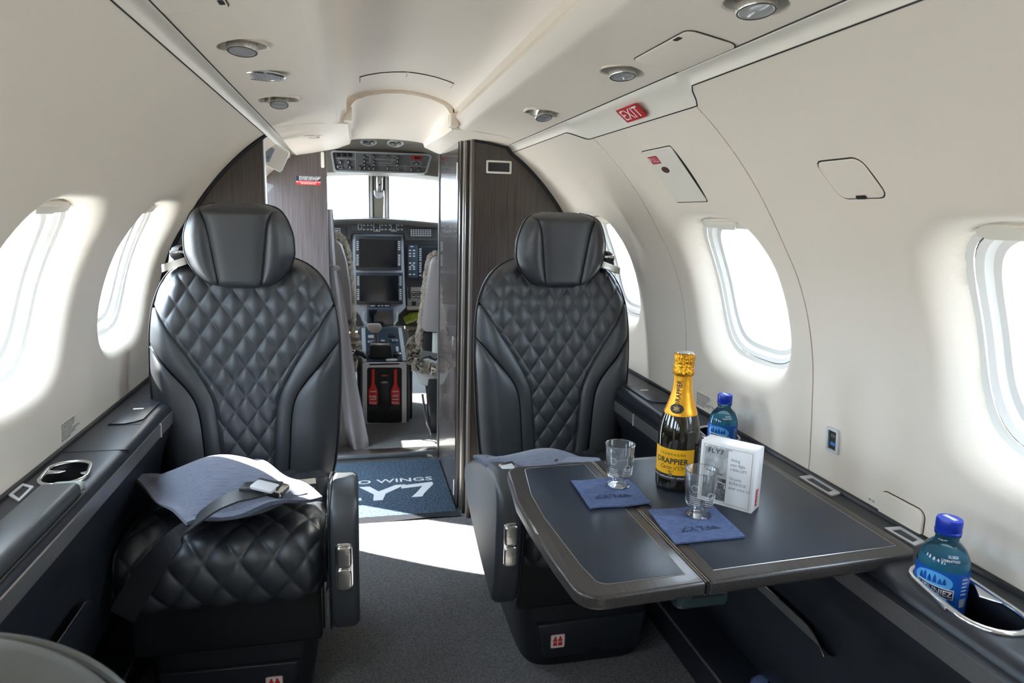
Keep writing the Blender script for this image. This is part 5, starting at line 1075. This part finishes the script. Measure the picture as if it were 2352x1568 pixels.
obj('throttle_knob', *pprism([(843, 748), (848, 745), (872, 745), (877, 749), (875, 758), (868, 765), (853, 765), (846, 758)], 3.46, .05, .010), mat('throttle_grey', (.42, .40, .37), .35), pdz)
obj('mic_paddle', *prism(ell(.030, .010, 20, .035, -.172), slope, .002, .012, .002), SILVER, pdz)
FY = 3.383
obj('front_frame', *ringstrip([tuple(atY(x, y, FY)[[0, 2]]) for x, y in rrect(101, 144, 6, 5, 883, 904)], [tuple(atY(x, y, FY)[[0, 2]]) for x, y in rrect(80, 128, 6, 5, 883, 907)], lambda a, b, c=0: np.array((a, FY-c, b)), -.004, .006), SILVER, pdz)
obj('front_panel', *pbox(842, 841, 924, 972, FY, .004, 0), BLACK, pdz)
obj('red_strip', *pbox(847, 834, 918, 838, FY-.006, .006, .001), RED, pdz); obj('strip_plate', *pprism([(862, 838), (903, 838), (898, 843), (868, 843)], FY-.008, .006), SILVER, pdz)
for cx, lines_ in ((857, ('FUEL', 'PULL')), (908.5, ('ACS', 'PULL'))):
    hd_ = obj('red_pull_handle', *pprism([(cx-3.5, 848), (cx+3.5, 848), (cx+4, 882), (cx+7, 890), (cx+10.5, 896), (cx+10.5, 927), (cx+8, 930), (cx-8, 930), (cx-10.5, 927), (cx-10.5, 896), (cx-7, 890), (cx-4, 882)], FY-.012, .012, .003), RED, pdz)
    for j, (s_, yy) in enumerate(((lines_[0], 911 if cx < 880 else 909), (lines_[1], 925))): 
        mp = frame_of(atY(cx, yy, FY-.0125), (1, 0, 0), (0, 0, 1)); text('handle_lettering', s_, .017, mp, PWHITE, hd_, 'CENTER', .02)
    for yy in (899, 917): obj('handle_fine_print', *pbox(cx-7, yy-1, cx+7, yy+1, FY-.0128, .0006, 0), PWHITE, hd_)
    obj('handle_slot', *pbox(cx-12, 931, cx+12, 941, FY-.002, .003, 0), SHELL, pdz)
lt_ = obj('latch_block', *pprism([(873, 857), (892, 857), (895, 862), (895, 885), (893, 890), (893, 926), (873, 926), (873, 890), (870, 885), (870, 862)], FY-.007, .007, .002), SHELL, pdz); obj('latch_window', *pbox(875, 861, 891, 874, FY-.0075, .001, 0), BLACK, lt_); obj('latch_red', *pbox(876, 861, 890, 864, FY-.0082, .001, 0), SIGNRED, lt_)
mp = frame_of(atY(883, 878, FY-.0076), (1, 0, 0), (0, 0, 1)); text('latch_lettering', 'OPEN', .0115, mp, PWHITE, lt_, 'CENTER', .02)
# pilot seats
def fuzz(path, r, sd, seg=9):
    rnd = random.Random(sd); P_ = [np.array(p, float) for p in path]; t = np.linspace(0, 1, len(P_)); t2 = np.linspace(0, 1, 60)
    Q = [np.array([np.interp(s, t, [p[i] for p in P_]) for i in range(3)]) for s in t2]; V, Fc = tube(Q, r, seg=seg)
    return [tuple(np.array(v)+np.array([rnd.uniform(-1, 1) for _ in range(3)])*r*.28) for v in V], Fc
pL = thing('pilot_seat', 'grey leather pilot seat with sheepskin trim behind the curtain', 'seat', (-.40, 3.3, .033))
obj('seat_back', *pprism([(700, 560), (745, 545), (770, 548), (785, 562), (797, 600), (806, 660), (810, 735), (795, 738), (700, 738)], 3.22, .10, .02), PSEAT, pL)
obj('sheepskin_trim', *fuzz([atY(x, y, 3.30) for x, y in ((720, 540), (765, 537), (785, 548), (795, 575), (800, 610), (806, 660), (809, 735), (806, 760))], .020, 1), FLEECE, pL)
obj('seat_hinge', *pbox(786, 738, 801, 785, 3.25, .06, .004), BLACK, pL)
obj('sheepskin_cushion', *fuzz([atY(x, y, 3.36) for x, y in ((800, 765), (812, 775), (816, 800), (808, 830), (800, 850))], .030, 2), FLEECE, pL)
obj('cushion_pan', *pbox(720, 800, 805, 880, 3.34, .35, .02), PSEAT, pL); obj('seat_rail', *pbox(740, 880, 790, 1015, 3.36, .05, .004), SHELL, pL)
obj('belt_buckle', *tube([tuple(atY(815, 806, 3.28)), tuple(atY(830, 812, 3.28)), tuple(atY(842, 822, 3.28))], [.010, .014, .008], seg=8), BLACK, pL); obj('belt_strap', *tube([tuple(atY(x, y, 3.29)) for x, y in ((803, 800), (818, 812), (824, 828), (820, 845))], .006, seg=6), SHELL, pL)
pR = thing('copilot_seat', 'grey leather pilot seat with sheepskin trim beside the closet wall', 'seat', (.38, 3.25, .033))
obj('seat_back', *pprism([(1080, 588), (1010, 588), (996, 592), (989, 605), (983, 640), (977, 690), (970, 755), (972, 763), (996, 764), (1080, 764)], 3.16, .10, .02), PSEAT, pR)
obj('sheepskin_trim', *fuzz([atY(x, y, 3.24) for x, y in ((1030, 582), (1000, 584), (988, 592), (981, 625), (975, 680), (967, 740), (963, 780), (965, 800))], .018, 3), FLEECE, pR)
obj('seat_hinge', *pprism([(974, 764), (995, 764), (993, 808), (973, 805)], 3.20, .06, .004), SHELL, pR); obj('hinge_plate', *pprism([(994, 764), (1008, 764), (1012, 812), (993, 810)], 3.19, .02, .003), mat('pale_plate', (.62, .68, .62), .4), pR)
obj('sheepskin_cushion', *fuzz([atY(x, y, 3.30) for x, y in ((940, 782), (950, 790), (952, 815), (948, 835))], .034, 4), FLEECE, pR); obj('sheepskin_cushion', *fuzz([atY(x, y, 3.18) for x, y in ((950, 835), (970, 842), (992, 846), (1030, 850))], .028, 5), FLEECE, pR)
obj('cushion_pan', *pprism([(952, 850), (1030, 852), (1030, 878), (985, 888), (968, 884)], 3.18, .30, .01), mat('pan_pale', (.5, .5, .48), .5), pR)
obj('seat_frame', *pprism([(985, 872), (1040, 872), (1040, 990), (990, 995), (985, 930), (982, 895)], 3.16, .12, .006), SHELL, pR)
for pth, r in ([((970, 905), (975, 940), (982, 975), (990, 1000)), .006], [((962, 850), (955, 838), (972, 822), (990, 818)), .005], [((985, 820), (1000, 826), (1008, 818)), .007]): obj('seat_lever', *tube([tuple(atY(x, y, 3.13)) for x, y in pth], r, seg=7), CHROME if r == .006 else SHELL, pR)
for y in (929, 966): obj('frame_bolt', *lathe([(.012, 0), (.012, .006), (0, .008)], atY(1003, y, 3.16), 14, axis=(0, -1, 0)), SHELL, pR)
# curtain
ct = thing('curtain', 'grey cloth curtain tied back at the left of the cockpit doorway', 'curtain', (-.18, 3.02, .03))
cl_ = [(752, 764, 480), (753, 771, 560), (755, 775, 605), (757, 778, 625), (763, 793, 700), (770, 805, 780), (778, 816, 860), (786, 832, 940), (793, 846, 1010), (800, 848, 1032), (808, 842, 1040)]
def cur(t, j):
    l, r, y = cl_[j]; p = atY(l+(r-l)*t, y, 3.02); p = np.array(p); p[1] += .012*math.sin(t*9+j*.3)+.022*math.cos(t*math.pi*2); return tuple(p)
V1, F1 = grid(cur, lin(0, 1, 26), range(len(cl_))); obj('cloth', V1, F1, CURT, ct, smooth=80)
V2, F2 = grid(lambda t, j: tuple(np.array(cur(t, j))*np.array((1, 1, 1))+np.array((-.05*(j/10)-.02, .05, 0))), lin(0, 1, 20), range(len(cl_))); obj('cloth_fold', V2, F2, CURT, ct, smooth=80)
obj('tie_band', *tube([tuple(np.array(atY(x, y, 3.0))+np.array((0, dy, 0))) for x, y, dy in ((754, 609, 0), (765, 613, -.016), (777, 616, 0), (766, 613, .05))], .009, True, 8), CURT, ct)

# ------------------------------------------------------------------ outside
ap_ = obj('ground', *boxg(-150, 150, -150, 250, -1.35, -1.30), CONC, smooth=0); tag(ap_, 'pale concrete apron outside', kind='structure')
for x, y, w, d, h in ((25, 120, 40, 20, 9), (-45, 140, 50, 25, 8)):
    hg = thing('hangar', 'pale hangar far beyond the windscreen, %s of the post' % ('right' if x > 0 else 'left'), 'building', (x, y, -1.3))
    obj('wall', *boxg(x-w/2, x+w/2, y, y+d, -1.3, h-1.3), HANGAR, hg, smooth=0); obj('roof', *prism([(x-w/2-.5, h-1.3), (x+w/2+.5, h-1.3), (x, h+2)], mpy(y-.5), 0, d+1), HANGAR, hg, smooth=0)
    for k in (-1, 0, 1): obj('door_leaf', *boxg(x+k*w/4-w/9, x+k*w/4+w/9, y-.3, y, -1.3, h-3), SILVER, hg, smooth=0)
